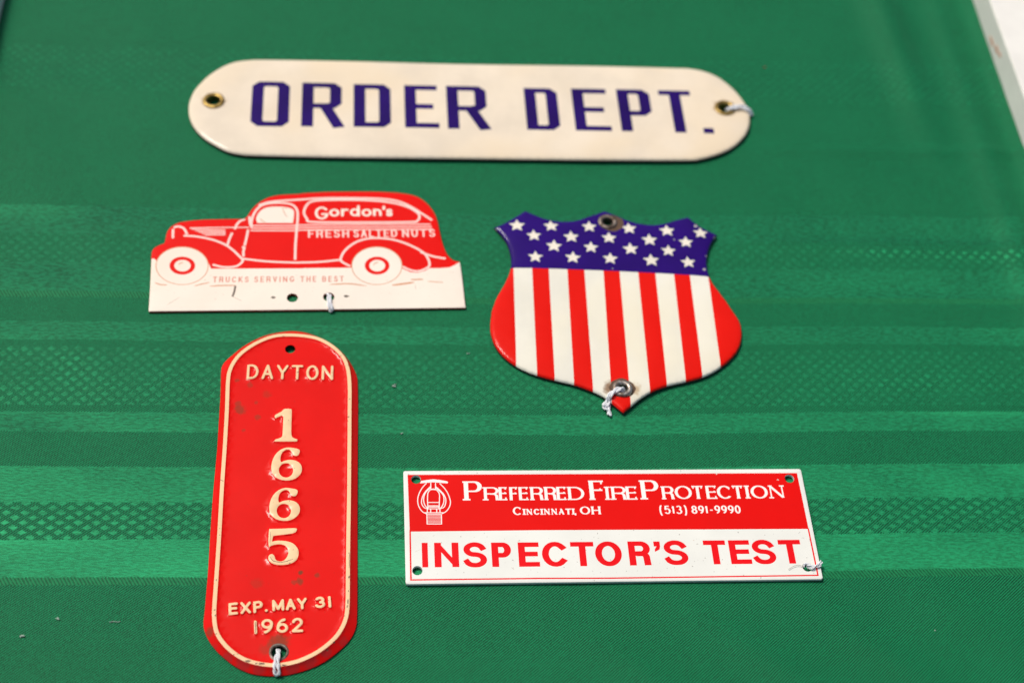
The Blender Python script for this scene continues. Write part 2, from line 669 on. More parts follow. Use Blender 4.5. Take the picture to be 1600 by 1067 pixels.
def lathe(name, prof, mat, parent, cx, cy, seg=32, wob=0):
    """prof: (r, z) mm"""
    V, Fc = [], []
    for r, z in prof:
        for k in range(seg):
            t = 2 * math.pi * k / seg
            rr = r * (1 + wob * math.sin(3 * t + 1))
            V.append(((cx + rr * math.cos(t)) * MM, (cy + rr * math.sin(t)) * MM, z * MM))
    for i in range(len(prof) - 1):
        for k in range(seg):
            Fc.append([i * seg + k, i * seg + (k + 1) % seg, (i + 1) * seg + (k + 1) % seg, (i + 1) * seg + k][::-1])
    return mesh_obj(name, V, Fc, mat, parent)


def ring_prof(ri, ro, z, h, zb):
    """rolled eyelet: inner barrel, rounded flange"""
    p = [(ri, zb), (ri, z + h * .2)]
    for i in range(7):
        a = math.pi - math.pi * i / 6
        p.append(((ri + ro) / 2 + (ro - ri) / 2 * math.cos(a), z + h * (.3 + .7 * math.sin(a))))
    p.append((ro, z - .1))
    return p


# ------------------------------------------------------------------ materials
RED = (.80, .012, .006)
CREAM = (.80, .66, .47)
BLUE = (.022, .006, .20)
m_red_flat = enamel('red_printed_plastic', (.74, .004, .002), .35, .02, coat=.15, peel=.05)
m_white_flat = enamel('white_plastic', (.80, .80, .73), .35, .025, coat=.15, peel=.05, specks=.5)
m_red_ink = enamel('red_letter_ink', (.80, .006, .010), .35, .02, coat=.1, peel=.05)
m_truck_red = enamel('red_litho_paint', (.76, .005, .002), .35, .02, coat=.2, peel=.08)
m_truck_white = enamel('cream_litho_paint', (.88, .78, .66), .4, .02, coat=.2, peel=.08, specks=.3, warm=(.88, .73, .60))
m_truck_pink = enamel('cream_outline_paint', (.92, .66, .58), .4, .02, coat=.1, peel=.08)
m_truck_edge = matte('red_metal_edge', (.45, .025, .01), .5)
m_tan = matte('tan_litho_line', (.62, .26, .12), .6)
m_pinkish = matte('faded_red_lettering', (.64, .20, .13), .6)
m_scr = matte('dark_scratch', (.10, .075, .05), .7)
m_scr_soft = matte('faint_scratch', (.62, .52, .42), .7)
m_sh_blue = enamel('navy_enamel', (.021, .002, .145), .16, .08, coat=.6, peel=.25)
m_sh_red = enamel('red_enamel', (.74, .008, .002), .2, .02, coat=.4, peel=.2)
m_rust = matte('rust', (.10, .055, .03), .85, 900, .5)
m_black_edge = matte('worn_iron_edge', (.035, .025, .02), .7, 500, .5)
m_brass = metal('old_brass', (.50, .34, .10), .3, (.16, .10, .03))
m_steel = metal('dull_steel', (.46, .43, .38), .3, (.16, .11, .08))
m_iron = metal('rusty_iron', (.24, .20, .17), .45, (.07, .045, .03))
def cotton():
    t = NT('white_cotton')
    n = t.noise(2600, 3, .7)
    t.link(t.mix(n, (.74, .76, .80), (.92, .93, .95)), t.b.inputs['Base Color'])
    t.b.inputs['Roughness'].default_value = 1
    t.b.inputs['Specular IOR Level'].default_value = .05
    t.b.inputs['Subsurface Weight'].default_value = .8
    t.b.inputs['Subsurface Scale'].default_value = .0008
    t.b.inputs['Subsurface Radius'].default_value = (1, 1, 1)
    t.bump(n, .8, .0003)
    return t.m


m_thread = cotton()
m_wear = matte('bare_dark_metal', (.14, .075, .04), .6, 900, .4)


def jag(F, pts, w, zo, taper=True):
    """an uneven hairline through pixel points"""
    l = F.pts(pts, zo)
    l = resample(l, .7, closed=False)
    l = [(x + random.uniform(-.06, .06), y + random.uniform(-.06, .06)) for x, y in l]
    n = len(l)
    out = []
    for i in range(n - 1):
        k = min(1, 3 * min(i + 1, n - 1 - i) / n + .35) if taper else 1
        out += stroke([l[i], l[i + 1]], w * k, cap='butt')
    return out


def each(name, mat, polylists):
    return [(name, mat, p) for p in polylists]


def blot(cx, cy, rx, ry, n=14, j=.3):
    return [(cx + rx * math.cos(2 * math.pi * i / n) * random.uniform(1 - j, 1 + j), cy + ry * math.sin(2 * math.pi * i / n) * random.uniform(1 - j, 1 + j)) for i in range(n)]


# ================================================================== THE CLOTH
def cloth_material():
    t = NT('green_damask')
    sep = t.n('ShaderNodeSeparateXYZ')
    t.link(t.co.outputs['Object'], sep.inputs[0])
    X = t.math('MULTIPLY', sep.outputs[0], 1000.0)
    Y = t.math('MULTIPLY', sep.outputs[1], 1000.0)
    # the weave drifts up a little towards the right, and wanders
    drift = t.math('MULTIPLY', t.ramp(X, 0, 165), 4.0)
    wob = t.math('MULTIPLY', t.math('SUBTRACT', t.noise(7, 2), .5), 1.2)
    Yw = t.math('SUBTRACT', t.math('SUBTRACT', Y, drift), wob)
    Xw = t.math('ADD', X, t.math('MULTIPLY', t.math('SUBTRACT', t.noise(9, 2), .5), 2.0))
    # ragged float ends along each band edge
    saw = t.math('MULTIPLY', t.math('PINGPONG', Xw, .55), .7)
    fine = t.math('MULTIPLY', t.noise(900, 1), .5)
    Ye = t.math('ADD', t.math('ADD', Yw, saw), fine)
    bands = [(-400, 'T'), (289.8 - 400, 'L'), (292.6 - 400, 'S'), (307.2 - 400, 'T'), (309 - 400, 'D'), (323.2 - 400, 'T'), (324.9 - 400, 'S'), (338.8 - 400, 'L'), (340.2 - 400, 'T'),
             (356 - 400, 'S'), (364.0 - 400, 'L'), (365.2 - 400, 'T'), (367.3 - 400, 'B'), (396.2 - 400, 'T'), (397.8 - 400, 'L'), (399.2 - 400, 'S'), (407.5 - 400, 'T'), (421.2 - 400, 'L'), (422.4 - 400, 'S'),
             (438.8 - 400, 'T'), (440.6 - 400, 'B'), (454.4 - 400, 'T'), (456.2 - 400, 'S'), (471.6 - 400, 'T'), (543.4 - 400, 'B'), (571.4 - 400, 'T')]
    lo, hi = -400.0, 400.0
    cr_ = t.n('ShaderNodeValToRGB')
    cr_.color_ramp.interpolation = 'CONSTANT'
    f01 = t.math('DIVIDE', t.math('SUBTRACT', Ye, lo), hi - lo)
    t.link(f01, cr_.inputs[0])
    code = {'T': (0, 0, 0, 1), 'S': (1, 0, 0, 1), 'B': (0, 1, 0, 1), 'D': (0, 0, 1, 1), 'L': (0, 1, 1, 1)}
    els = cr_.color_ramp.elements
    while len(els) > 1:
        els.remove(els[-1])
    els[0].position = 0
    els[0].color = code['T']
    for y, k in bands[1:]:
        e = els.new((y - lo) / (hi - lo))
        e.color = code[k]
    sc = t.n('ShaderNodeSeparateColor')
    t.link(cr_.outputs[0], sc.inputs[0])
    r, g, b = sc.outputs
    line = t.math('MULTIPLY', g, b)
    big = t.math('SUBTRACT', g, line)
    small = t.math('SUBTRACT', b, line)

    def lattice(dx, dy, edge):
        u = t.math('DIVIDE', Xw, dx)
        v = t.math('DIVIDE', Yw, dy)
        a = t.math('PINGPONG', t.math('ADD', u, v), .5)
        c = t.math('PINGPONG', t.math('SUBTRACT', u, v), .5)
        m = t.math('MINIMUM', a, c)
        return t.ramp(t.math('ADD', m, t.math('MULTIPLY', t.math('SUBTRACT', t.noise(700, 2), .5), .22)), edge - .07, edge + .09)
    lat_b = lattice(5.1, 4.8, .215)
    lat_s = lattice(6.4, 4.1, .215)
    satin = t.math('ADD', r, t.math('ADD', t.math('MULTIPLY', big, lat_b), t.math('MULTIPLY', small, lat_s)), clamp=True)
    # single threads of the twill: steep diagonal ribs broken into stitches
    tw_n = t.noise(60, 2)
    diag = t.math('ADD', t.math('MULTIPLY', Xw, .80), t.math('MULTIPLY', Yw, -.95))
    rib = t.math('PINGPONG', t.math('DIVIDE', t.math('ADD', diag, t.math('MULTIPLY', tw_n, .5)), 1.0), .5)
    rib = t.math('MULTIPLY', rib, 2.0)
    cross = t.math('MULTIPLY', t.math('PINGPONG', t.math('DIVIDE', t.math('ADD', Xw, t.math('MULTIPLY', Yw, .25)), .56), .5), 2.0)
    stitch = t.math('ADD', t.math('MULTIPLY', rib, .55), t.math('MULTIPLY', cross, .35))
    stitch = t.math('ADD', stitch, t.math('MULTIPLY', t.math('SUBTRACT', t.noise(1500, 2, .7), .45), .55))
    # satin floats: fine horizontal fibres
    mp = t.n('ShaderNodeMapping')
    mp.inputs['Scale'].default_value = (380, 1250, 400)
    mp.inputs['Rotation'].default_value = (0, 0, .12)
    t.link(t.co.outputs['Object'], mp.inputs[0])
    fib = t.noise(1.0, 3, .75, mp.outputs[0])
    knots = t.math('ADD', t.math('PINGPONG', t.math('DIVIDE', t.math('ADD', Xw, t.math('MULTIPLY', Yw, .6)), 1.3), .5), t.math('MULTIPLY', t.noise(900, 2), .6))
    # colours
    tw_c = t.mix(t.ramp(stitch, .2, .8), (.0001, .018, .0058), (.0025, .245, .090))  # dark end: shade in the gaps between threads, painted into the colour
    sat_c = t.mix(t.ramp(fib, .38, .62), (.0002, .042, .014), (.0035, .152, .062))
    line_c = t.mix(t.ramp(knots, .3, .75), (.001, .075, .025), (.008, .19, .065))
    c = t.mix(satin, tw_c, sat_c)
    c = t.mix(line, c, line_c)
    cl = t.noise(24, 4, .6)
    c = t.mix(t.math('MULTIPLY', t.ramp(cl, .3, .75), .14), c, (.006, .20, .078))
    t.link(c, t.b.inputs['Base Color'])
    t.b.inputs['Roughness'].default_value = .62
    t.b.inputs['Specular IOR Level'].default_value = .15
    t.b.inputs['Sheen Weight'].default_value = .05
    t.b.inputs['Sheen Roughness'].default_value = .5
    t.b.inputs['Sheen Tint'].default_value = (.5, .9, .7, 1)
    h = t.mix(satin, stitch, t.math('ADD', .35, t.math('MULTIPLY', fib, .5)))
    h = t.mix(line, h, knots)
    bn = t.n('ShaderNodeBump')
    bn.inputs['Strength'].default_value = .55
    bn.inputs['Distance'].default_value = .00022
    t.link(h, bn.inputs['Height'])
    t.link(bn.outputs[0], t.b.inputs['Normal'])
    # lustre of the satin floats: threads run along x, so the highlight depends on the view across them
    gl = t.n('ShaderNodeBsdfAnisotropic')
    gl.inputs['Color'].default_value = (.035, .52, .21, 1)
    gl.inputs['Roughness'].default_value = .45
    gl.inputs['Anisotropy'].default_value = .6
    gl.inputs['Rotation'].default_value = .25
    tg = t.n('ShaderNodeTangent', direction_type='UV_MAP')
    tg.uv_map = 'weave'
    t.link(tg.outputs[0], gl.inputs['Tangent'])
    t.link(bn.outputs[0], gl.inputs['Normal'])
    ms = t.n('ShaderNodeMixShader')
    t.link(t.math('ADD', t.math('MULTIPLY', satin, .15), .004), ms.inputs[0])
    t.link(t.b.outputs[0], ms.inputs[1])
    t.link(gl.outputs[0], ms.inputs[2])
    out = t.t.nodes['Material Output']
    t.link(ms.outputs[0], out.inputs[0])
    return t.m


RAIL_L, RAIL_R = -169.0 - OX, 301.5 - OX
XA, XB, YA, YB = RAIL_L + .3, RAIL_R - .3, -250.0, 330.0


def cloth_z(x, y):
    z = 0.0
    z += .12 * math.sin(x * .021 + y * .013) * math.sin(y * .03 + 1.0)
    # long soft fold at the upper right, and creases
    u = (x - (188 + (225 - y) * .05)) / 9.0
    z += 4.2 * math.exp(-u * u) * max(0, min(1, (y - 95) / 90))
    u = (x - 218) / 7.0
    z += 2.0 * math.exp(-u * u) * max(0, min(1, (y + 60) / 120))
    for (y0, k, h, x0) in ((112, .02, .9, 80), (58, -.01, .7, 100), (24, 0, .5, 120), (-30, .015, .5, 120)):
        u = (y - y0 - k * x) / 3.0
        z += h * math.exp(-u * u) * max(0, min(1, (x - x0) / 60))
    for (x0, y0, h, w) in ((20, -135, .8, 6), (62, -128, 1.0, 7), (104, -125, .8, 6), (150, -118, .9, 8), (-60, -140, .5, 6)):
        dx, dy = x - x0, y - y0
        u = (dx * .62 + dy * .78) / w
        v = dx * .78 - dy * .62
        z += h * math.exp(-u * u) * math.exp(-((v - 25) / 32) ** 2)
    # the cloth climbs a touch against the rails
    z += 2.0 * math.exp(-((x - XB) / 4) ** 2) + 1.0 * math.exp(-((x - XA) / 4) ** 2)
    n = mnoise.noise(Vector((x * .016, y * .022, 3.1))) + .5 * mnoise.noise(Vector((x * .04, y * .05, 7.7)))
    amp = .35 + .35 * max(0, min(1, (x - 95) / 70)) + .8 * max(0, min(1, (-x - 150) / 40))
    z -= max(0, n + .25) * amp
    return z - .12


nx, ny = 210, 260
cv, cfc, cuv = [], [], []
for j in range(ny + 1):
    for i in range(nx + 1):
        x, y = XA + (XB - XA) * i / nx, YA + (YB - YA) * j / ny
        cv.append((x * MM, y * MM, cloth_z(x, y) * MM))
for j in range(ny):
    for i in range(nx):
        a = j * (nx + 1) + i
        cfc.append([a, a + 1, a + nx + 2, a + nx + 1])
cloth = mesh_obj('tablecloth', cv, cfc, cloth_material())
uvl = cloth.data.uv_layers.new(name='weave')
for lp in cloth.data.loops:
    v = cloth.data.vertices[lp.vertex_index].co
    uvl.data[lp.index].uv = (v.x * 10, v.y * 10)
tag(cloth, 'green damask tablecloth with woven satin and diamond bands under all the signs', 'tablecloth')

# ================================================================== THE TRAY ROUND IT
m_tray = enamel('white_tray_paint', (.80, .78, .72), .45, .03, coat=.1, peel=.4, specks=.25)
m_nail = matte('dark_nail_head', (.09, .06, .05), .6)
m_chip = matte('bare_wood_chip', (.55, .30, .20), .8)
tray = bpy.data.objects.new('display_case', None)
COL.objects.link(tray)
tray.location = (0, 0, -.006)
tag(tray, 'white painted display case with raised side rails holding the green cloth', 'display case')


def bevel_box(name, x0, x1, y0, y1, z0, z1, r, mat, parent):
    import bmesh
    bm = bmesh.new()
    bmesh.ops.create_cube(bm, size=1)
    for v in bm.verts:
        v.co = Vector(((x0 + x1) / 2 + v.co.x * (x1 - x0), (y0 + y1) / 2 + v.co.y * (y1 - y0), (z0 + z1) / 2 + v.co.z * (z1 - z0))) * MM
    bmesh.ops.bevel(bm, geom=list(bm.edges), offset=r * MM, segments=3, affect='EDGES', profile=.5)
    me = bpy.data.meshes.new(name)
    bm.to_mesh(me)
    bm.free()
    me.materials.append(mat)
    o = bpy.data.objects.new(name, me)
    COL.objects.link(o)
    o.parent = parent
    return o


jy = 552.2 - OY
bevel_box('bottom_panel', RAIL_L - 60, RAIL_R + 60, YA - 5, YB + 5, 0, 3.5, .5, m_tray, tray)
bevel_box('side_rail', RAIL_R, RAIL_R + 46, YA - 5, YB + 5, 3.6, 22, .8, m_tray, tray)
bevel_box('side_rail', RAIL_L - 46, RAIL_L, YA - 5, YB + 5, 3.6, 15, 1.0, m_tray, tray)
o = lathe('nail', [(0.01, 22.6), (.9, 22.5), (1.3, 22.1), (1.35, 21.5)], m_nail, tray, RAIL_R + 7, jy - 2.5, 12)
cy_ = W(1545, 78, 3)[1]
for (dy, zc, ry, rz) in ((3, 5.5, 4.5, 1.0), (-5, 7.5, 3.4, 1.3), (-10, 8.5, 1.6, .8)):
    pp = [(RAIL_R * MM, (cy_ + dy + ry * math.cos(a) * random.uniform(.7, 1.2)) * MM, (6 + zc + rz * math.sin(a) * random.uniform(.6, 1.3)) * MM) for a in [i * math.pi / 6 for i in range(12)]]
    n_ = len(pp)
    mesh_obj('paint_chip', pp + [(x - .00025, cy_ * MM + dy * MM + (y - (cy_ + dy) * MM) * .9, z) for x, y, z in pp], [list(range(n_, 2 * n_))[::-1]] + [[i, (i + 1) % n_, n_ + (i + 1) % n_, n_ + i] for i in range(n_)], m_chip, tray, smooth=False)

# ================================================================== ORDER DEPT. SIGN
z1, z2 = (280, 80, 3.4783), (740, 80, 3.4783)
F = Frame((392, 198), (1116, 210), 3.0)
L1 = [(390, 42), (800, 52), (1600, 70)]
out1 = ([(470, 43), (380, 45), (300, 56), (228, 84), (160, 128), (105, 180), (70, 230), (52, 290), (55, 350), (80, 410), (130, 465), (200, 510), (262, 540), (330, 555), (430, 562)], z1)
right = ([(1100, 88), (1180, 92), (1260, 108), (1330, 138), (1400, 190), (1455, 250), (1492, 310), (1503, 370), (1490, 430), (1450, 485), (1390, 530), (1310, 562), (1230, 582), (1150, 588)], z2)
pl = F.pts(*out1, -.5)
pr_ = F.pts(*right, -.5)
poly = catmull(pl + F.pts([(900, 572), (1500, 578)], z1, -.5) + F.pts([(600, 586)], z2, -.5) + pr_[::-1] + F.pts([(600, 76)], z2, -.5) + F.pts([(1500, 66), (900, 50)], z1, -.5), True, 4)
OUT = poly[::-1] if False else poly


def ccw(p):
    a = np.array(p)
    ar = np.sum(a[:, 0] * np.roll(a[:, 1], -1) - np.roll(a[:, 0], -1) * a[:, 1])
    return p if ar > 0 else p[::-1]


OUT = ccw(OUT)
# tiny chips nibbled from the lower edge
OUT = resample(OUT, 1.6)
OUT = [(x + random.uniform(-.05, .05), y + (random.uniform(0, .28) if (y < -20 and random.random() < .25) else 0)) for x, y in OUT]
out_order = OUT


def h_order(P):
    d = np.where(inside(P, out_order), dist_poly(P, out_order), 0)
    e = 1 - np.clip(d / 9.0, 0, 1)
    r = 1 - np.clip(d / 1.3, 0, 1)
    return 3.0 - .7 * e ** 2 - .7 * (1 - np.sqrt(np.maximum(0, 1 - r ** 2)))


def plain(ch, x0, x1, F, base, top, zo, sx, sy, extra=None):
    """block letter with chamfered corners between photo x positions"""
    xb = [F(zo[0] + v / zo[2], zo[1] + base / zo[2]) for v in (x0, x1)]
    yt = F(zo[0] + x0 / zo[2], zo[1] + top / zo[2])[1]
    return xb[0][0], xb[1][0], xb[0][1], yt


SX, SY = 5.25, 3.1
prints = []
cnt = [0]
m_order_blue = enamel('navy_lettering_enamel', (.018, .002, .115), .14, .12, coat=.6, peel=.2)


def block(ch, x0, x1, y0, y1):
    ax, bx, ay, by = x0 + SX / 2, x1 - SX / 2, y0 + SY / 2, y1 - SY / 2
    c = 2.3
    cx, cy = 1.9, 1.8
    my = (ay + by) / 2
    st = []
    if ch == 'O':
        st.append(([(ax + cx, ay), (bx - cx, ay), (bx, ay + cy), (bx, by - cy), (bx - cx, by), (ax + cx, by), (ax, by - cy), (ax, ay + cy)], True))
    elif ch == 'D':
        st.append(([(ax, ay), (bx - cx, ay), (bx, ay + cy), (bx, by - cy), (bx - cx, by), (ax, by)], True))
    elif ch in 'PR':
        m = ay + (by - ay) * (.47 if ch == 'R' else .42)
        st.append(([(ax, ay), (ax, by), (bx - cx - .5, by), (bx - .5, by - cy), (bx - .5, m + cy), (bx - cx - .5, m), (ax, m)], False))
        if ch == 'R':
            st.append(([(bx - 5.2, m), (bx + .4, ay - .4)], False))
    elif ch == 'E':
        st.append(([(bx + SX / 2 - SY / 2 - .5, by), (ax, by), (ax, ay), (bx + SX / 2 - SY / 2, ay)], False))
        st.append(([(ax, my), (bx - 1.3, my)], False))
    elif ch == 'T':
        st.append(([(x0 + .2, by), (x1 - .2, by)], False))
        m = (x0 + x1) / 2
        st.append(([(m, by), (m, ay)], False))
    elif ch == '.':
        return [[(x0, y0), (x1, y0), (x1, y1), (x0, y1)]]
    out = []
    for l, cl in st:
        capk = 'square' if ch not in 'T' or l[0][1] != l[1][1] else 'butt'
        out += stroke(l, SX, SY, closed=cl, cap=capk)
    return out


LET = [('O', 385, 595, 408, 165, z1), ('R', 662, 888, 410, 172, z1), ('D', 948, 1152, 412, 180, z1), ('E', 1228, 1402, 416, 186, z1), ('R', 1461, 1686, 422, 190, z1),
       ('D', 292, 474, 428, 202, z2), ('E', 556, 740, 432, 205, z2), ('P', 806, 992, 436, 209, z2), ('T', 1037, 1217, 442, 215, z2), ('.', 1253, 1309, 448, 419, z2)]
for ch, a, b, base, top, zo in LET:
    x0, x1, y0, y1 = plain(ch, a, b, F, base, top, zo, SX, SY)
    if ch == 'P':
        x1 -= 0
    prints.append(('letter', m_order_blue, block(ch, x0, x1, y0, y1)))
gl_, gr_ = F(*(280 + 187 / 3.4783, 80 + 271 / 3.4783)), F(740 + 1366 / 3.4783, 80 + 311 / 3.4783)
m_order_cream = enamel('ivory_enamel', (.80, .69, .54), .16, .04, warm=(.80, .66, .47), coat=.5, peel=.25,
                       stains=((gl_[0], gl_[1], 6.3, (.42, .26, .12), .55), (gr_[0], gr_[1], 6.5, (.42, .26, .12), .55)))
order = F.empty('order_department_sign')
tag(order, 'long ivory enamel sign with rounded ends and blue block letters ORDER DEPT., at the top', 'sign')
build_plate(order, 'panel', m_order_cream, out_order, h_order, .3, prints, [ellipse(*gl_, 3.6, 3.6, 24), ellipse(*gr_, 3.6, 3.6, 24)],
            [offset(out_order, .35), offset(out_order, .9), offset(out_order, 2.2)], 4.0, m_black_edge)
for g_ in (gl_, gr_):
    lathe('grommet', ring_prof(2.9, 4.9, 2.95, .8, .2), m_brass, order, *g_)

# ================================================================== TRUCK SIGN
a3, a4 = (220, 290, 5.0815), (470, 290, 5.0815)
F = Frame((232.2, 485.9), (727.9, 480.9), 1.3)
FT = F
top3 = [(62, 995), (75, 780), (83, 600), (84, 545), (97, 505), (130, 478), (188, 455), (194, 430), (205, 380), (225, 340), (260, 312), (310, 290), (400, 276), (500, 268), (620, 265),
        (740, 263), (822, 262), (850, 235), (880, 190), (930, 140), (1000, 98), (1080, 76), (1180, 68), (1290, 64)]
top4 = [(0, 60), (200, 49), (400, 46), (600, 47), (760, 55), (860, 68), (930, 90), (990, 130), (1040, 185), (1075, 250), (1095, 330), (1115, 420), (1140, 500), (1170, 555), (1215, 592),
        (1262, 602), (1270, 650), (1285, 760), (1300, 900), (1309, 966)]
op = F.pts(top3, a3) + F.pts(top4, a4) + F.pts([(0, 982)], a4)
out_truck = ccw(resample(catmull(op, True, 4, corners=(0, 2, 6, 16, 39, 43)), 1.5))
prints = []
body = F.pts([(83, 583), (60, 520), (180, 400), (240, 200), (800, 200), (1000, 20), (1372, 0)], a3) + F.pts([(0, 0), (900, 0), (1300, 300), (1300, 604), (1262, 606), (1225, 630), (1180, 650), (1100, 656), (1020, 656), (990, 675), (930, 692), (870, 688),
                                                                                                        (800, 655), (600, 700), (400, 652), (0, 656)], a4) + F.pts([(1300, 658), (558, 660), (540, 620), (330, 640), (130, 600), (105, 580)], a3)
prints.append(('truck_body_print', m_truck_red, [body]))
LW = 1.0
lines = []


def ln(pts, zo, w=LW, closed=False, n=4, cap='butt'):
    l = F.pts(pts, zo)
    if n:
        l = catmull(l, closed, n)
    return stroke(l, w, closed=closed, cap=cap)


def l2(p3, p4, w=LW):
    l = catmull(F.pts(p3, a3) + F.pts(p4, a4), False, 4)
    return stroke(l, w, cap='butt')


lines += ln([(255, 418), (255, 380), (256, 345)], a3)
lines += ln([(262, 335), (285, 326), (315, 328), (345, 345), (368, 388)], a3)
lines += ln([(340, 398), (430, 403), (520, 418), (600, 440), (680, 475), (740, 520), (806, 584)], a3)
lines += l2([(800, 580), (1000, 602), (1200, 611)], [(0, 611), (150, 606), (308, 590)])
lines += ln([(830, 266), (785, 285), (760, 315), (745, 348)], a3)
lines += ln([(725, 375), (705, 420), (688, 472)], a3)
lines += ln([(862, 245), (868, 300), (880, 330)], a3)
lines += ln([(852, 350), (838, 420), (824, 478)], a3)
lines += ln([(803, 490), (822, 492), (815, 520), (815, 565)], a3)
lines += ln([(878, 332), (880, 285), (898, 225), (940, 172), (1000, 146), (1100, 138), (1195, 150), (1238, 190), (1245, 250), (1238, 345), (1228, 470), (1225, 590)], a3)
lines += l2([(935, 158), (1000, 136), (1080, 124), (1200, 116)], [(0, 112), (150, 102), (400, 100), (640, 106), (780, 128), (880, 172), (960, 222), (1042, 276)])
for dy in (0, 20, 40):
    lines += l2([(872, 318 + dy), (1200, 318 + dy)], [(0, 316 + dy - 2), (500, 314 + dy - 4), (1030 + dy * .4, 312 + dy - 4)], .62)
lines += ln([(390, 338), (600, 334), (860, 332)], a3, .55)
for k in range(5):
    lines += ln([(405 + 26 * k, 347 + 12 * k), (540, 349 + 11 * k), (672, 352 + 10 * k)], a3, .42)
lines += ln([(95, 290), (50, 265), (25, 215), (45, 158), (90, 126), (200, 116), (400, 114), (600, 122), (750, 142), (860, 176), (930, 220), (942, 252), (925, 280), (880, 290), (500, 293)], a4, closed=True)
lines += ln([(392, 640), (342, 615), (316, 588), (340, 530), (390, 480), (460, 440), (550, 419), (650, 419), (760, 436), (870, 475), (970, 530), (1010, 580), (1022, 630), (1000, 655), (930, 680), (860, 668), (808, 642)], a4)
lines += ln([(950, 528), (1050, 562), (1150, 580)], a4)
lines += ln([(570, 628), (640, 645), (700, 648), (760, 640), (800, 612), (812, 586)], a3)
prints.append(('outline_print', m_truck_pink, lines))
prints.append(('window_print', m_truck_white, [catmull(F.pts([(925, 298), (916, 262), (938, 215), (985, 180), (1060, 168), (1150, 172), (1205, 190), (1217, 220), (1208, 298)], a3), True, 4, corners=(0, 8))]))
prints += each('driver_line_print', m_tan, [ln([(948, 264), (965, 280), (990, 296)], a3, .35), ln([(1128, 178), (1138, 215), (1162, 248)], a3, .32), ln([(1140, 178), (1165, 182)], a3, .3)])


def wheel(cx, cy, rx, ry, zo, k=1.0):
    return catmull(F.pts([(cx + rx * k * math.cos(t * math.pi / 8), cy + ry * k * math.sin(t * math.pi / 8)) for t in range(16)], zo), True, 3)


for (cx, cy, rx, ry, zo, sgn) in ((328, 637, 204, 147, a3, 1), (604, 637, 196, 147, a4, 1)):
    prints.append(('tyre_outline_print', m_tan, [wheel(cx, cy, rx, ry, zo, 1.035)]))
    prints.append(('tyre_print', m_truck_white, [wheel(cx, cy, rx, ry, zo)]))
    prints.append(('wheel_ring_print', m_truck_red, [wheel(cx + 2, cy - 1, rx * .50, ry * .485, zo)]))
    prints.append(('hub_print', m_truck_white, [wheel(cx + 3, cy - 1, rx * .32, ry * .31, zo)]))
    prints.append(('hub_mark_print', m_tan, ln([(cx - 25, cy - 8), (cx - 15, cy - 20), (cx + 8, cy - 26)], zo, .45)))
# lettering
let = []
sA, sB = (475, 310, 14.23), (575, 310, 13.33)


def addword(*a, **k):
    r = []
    for c, polys in word(F, *a, **k):
        r += polys
    return r


def fitletters(seq, F, wx, wy, cap='square', serif=False):
    """seq: (char, left px, right px, baseline px, cap-line px)"""
    r = []
    for ch, xl, xr, yb, yt in seq:
        A, B = F(xl, yb), F(xr, yb)
        T = F((xl + xr) / 2, yt)
        r.append((ch, draw(ch, A[0], B[0], (A[1] + B[1]) / 2, T[1], wx, wy, cap, serif)))
    return r


gx = [('G', 492, 513, 343, 323.2), ('o', 514.5, 530.5, 338.5, 322), ('r', 533, 545.5, 338, 322), ('d', 546.8, 563, 338, 321.3), ('o', 565, 581, 338.3, 322), ('n', 583, 596.5, 337.5, 322.5), ("'", 597.5, 602.5, 336, 322), ('s', 603, 614, 338, 322.5)]
for c, p in fitletters(gx, F, 1.1, 1.0, cap='square'):
    let += p
prints.append(('lettering', m_truck_white, let, 'small cream lettering reading Gordon\'s on the van side', 'stuff'))
let = []
let += addword('FRESH', (481.5, 371.5), (545.5, 371), (481.5, 359.5), .72, .6, gap=.35)
let += addword('SALTED', (552.5, 371), (621, 370.5), (552.5, 359), .72, .6, gap=.35)
let += addword('NUTS', (628.6, 370.5), (680, 370), (628.6, 358.5), .72, .6, gap=.4)
prints.append(('lettering', m_truck_pink, let, 'small cream lettering reading FRESH SALTED NUTS', 'stuff'))
let = []
for wd_, xa, xb in (('TRUCKS', 332.4, 388.3), ('SERVING', 397.3, 459.7), ('THE', 469.2, 494.2), ('BEST', 503.5, 537.2)):
    yb = 441.2 - (xa - 332) / 205 * 1.0
    let += addword(wd_, (xa, yb), (xb, yb - .2), (xa, yb - 8.8), .45, .45, gap=.55)
prints.append(('lettering', m_pinkish, let, 'faded red lettering reading TRUCKS SERVING THE BEST', 'stuff'))
prints += each('ground_line_print', m_tan, [jag(F, l, w, zo) for l, w, zo in (
    ([(113, 770), (150, 785), (208, 790)], .5, a3), ([(425, 797), (480, 783), (545, 770)], .5, a3), ([(548, 799), (650, 793), (752, 792)], .6, a3), ([(228, 785), (380, 778), (520, 796)], .6, a4),
    ([(725, 792), (800, 782), (900, 768)], .9, a4), ([(875, 748), (970, 744)], .7, a4), ([(1008, 760), (1060, 764), (1130, 768)], .4, a4))])
prints.append(('scratch', m_scr, jag(F, [(752, 795), (742, 845), (728, 882)], .8, a3, False)))
prints += each('chip', m_scr, [[blot(*F(220 + 1052 / 5.0815, 290 + 888 / 5.0815), 1.0, .6)], [blot(*F(470 + 360 / 5.0815, 290 + 879 / 5.0815), 1.1, .6)]])
prints += each('scratch', m_scr_soft, [jag(F, l, w, zo) for l, w, zo in (([(735, 884), (800, 915)], .3, a3), ([(208, 948), (310, 885)], .3, a3), ([(908, 788), (914, 820)], .3, a4), ([(1175, 690), (1220, 687)], .2, a4))])
hT = [F(220 + 1203 / 5.0815, 290 + 891 / 5.0815), F(470 + 222 / 5.0815, 290 + 884 / 5.0815)]
truck = F.empty('truck_sign')
tag(truck, 'red and cream delivery van shaped metal sign advertising salted nuts', 'sign')


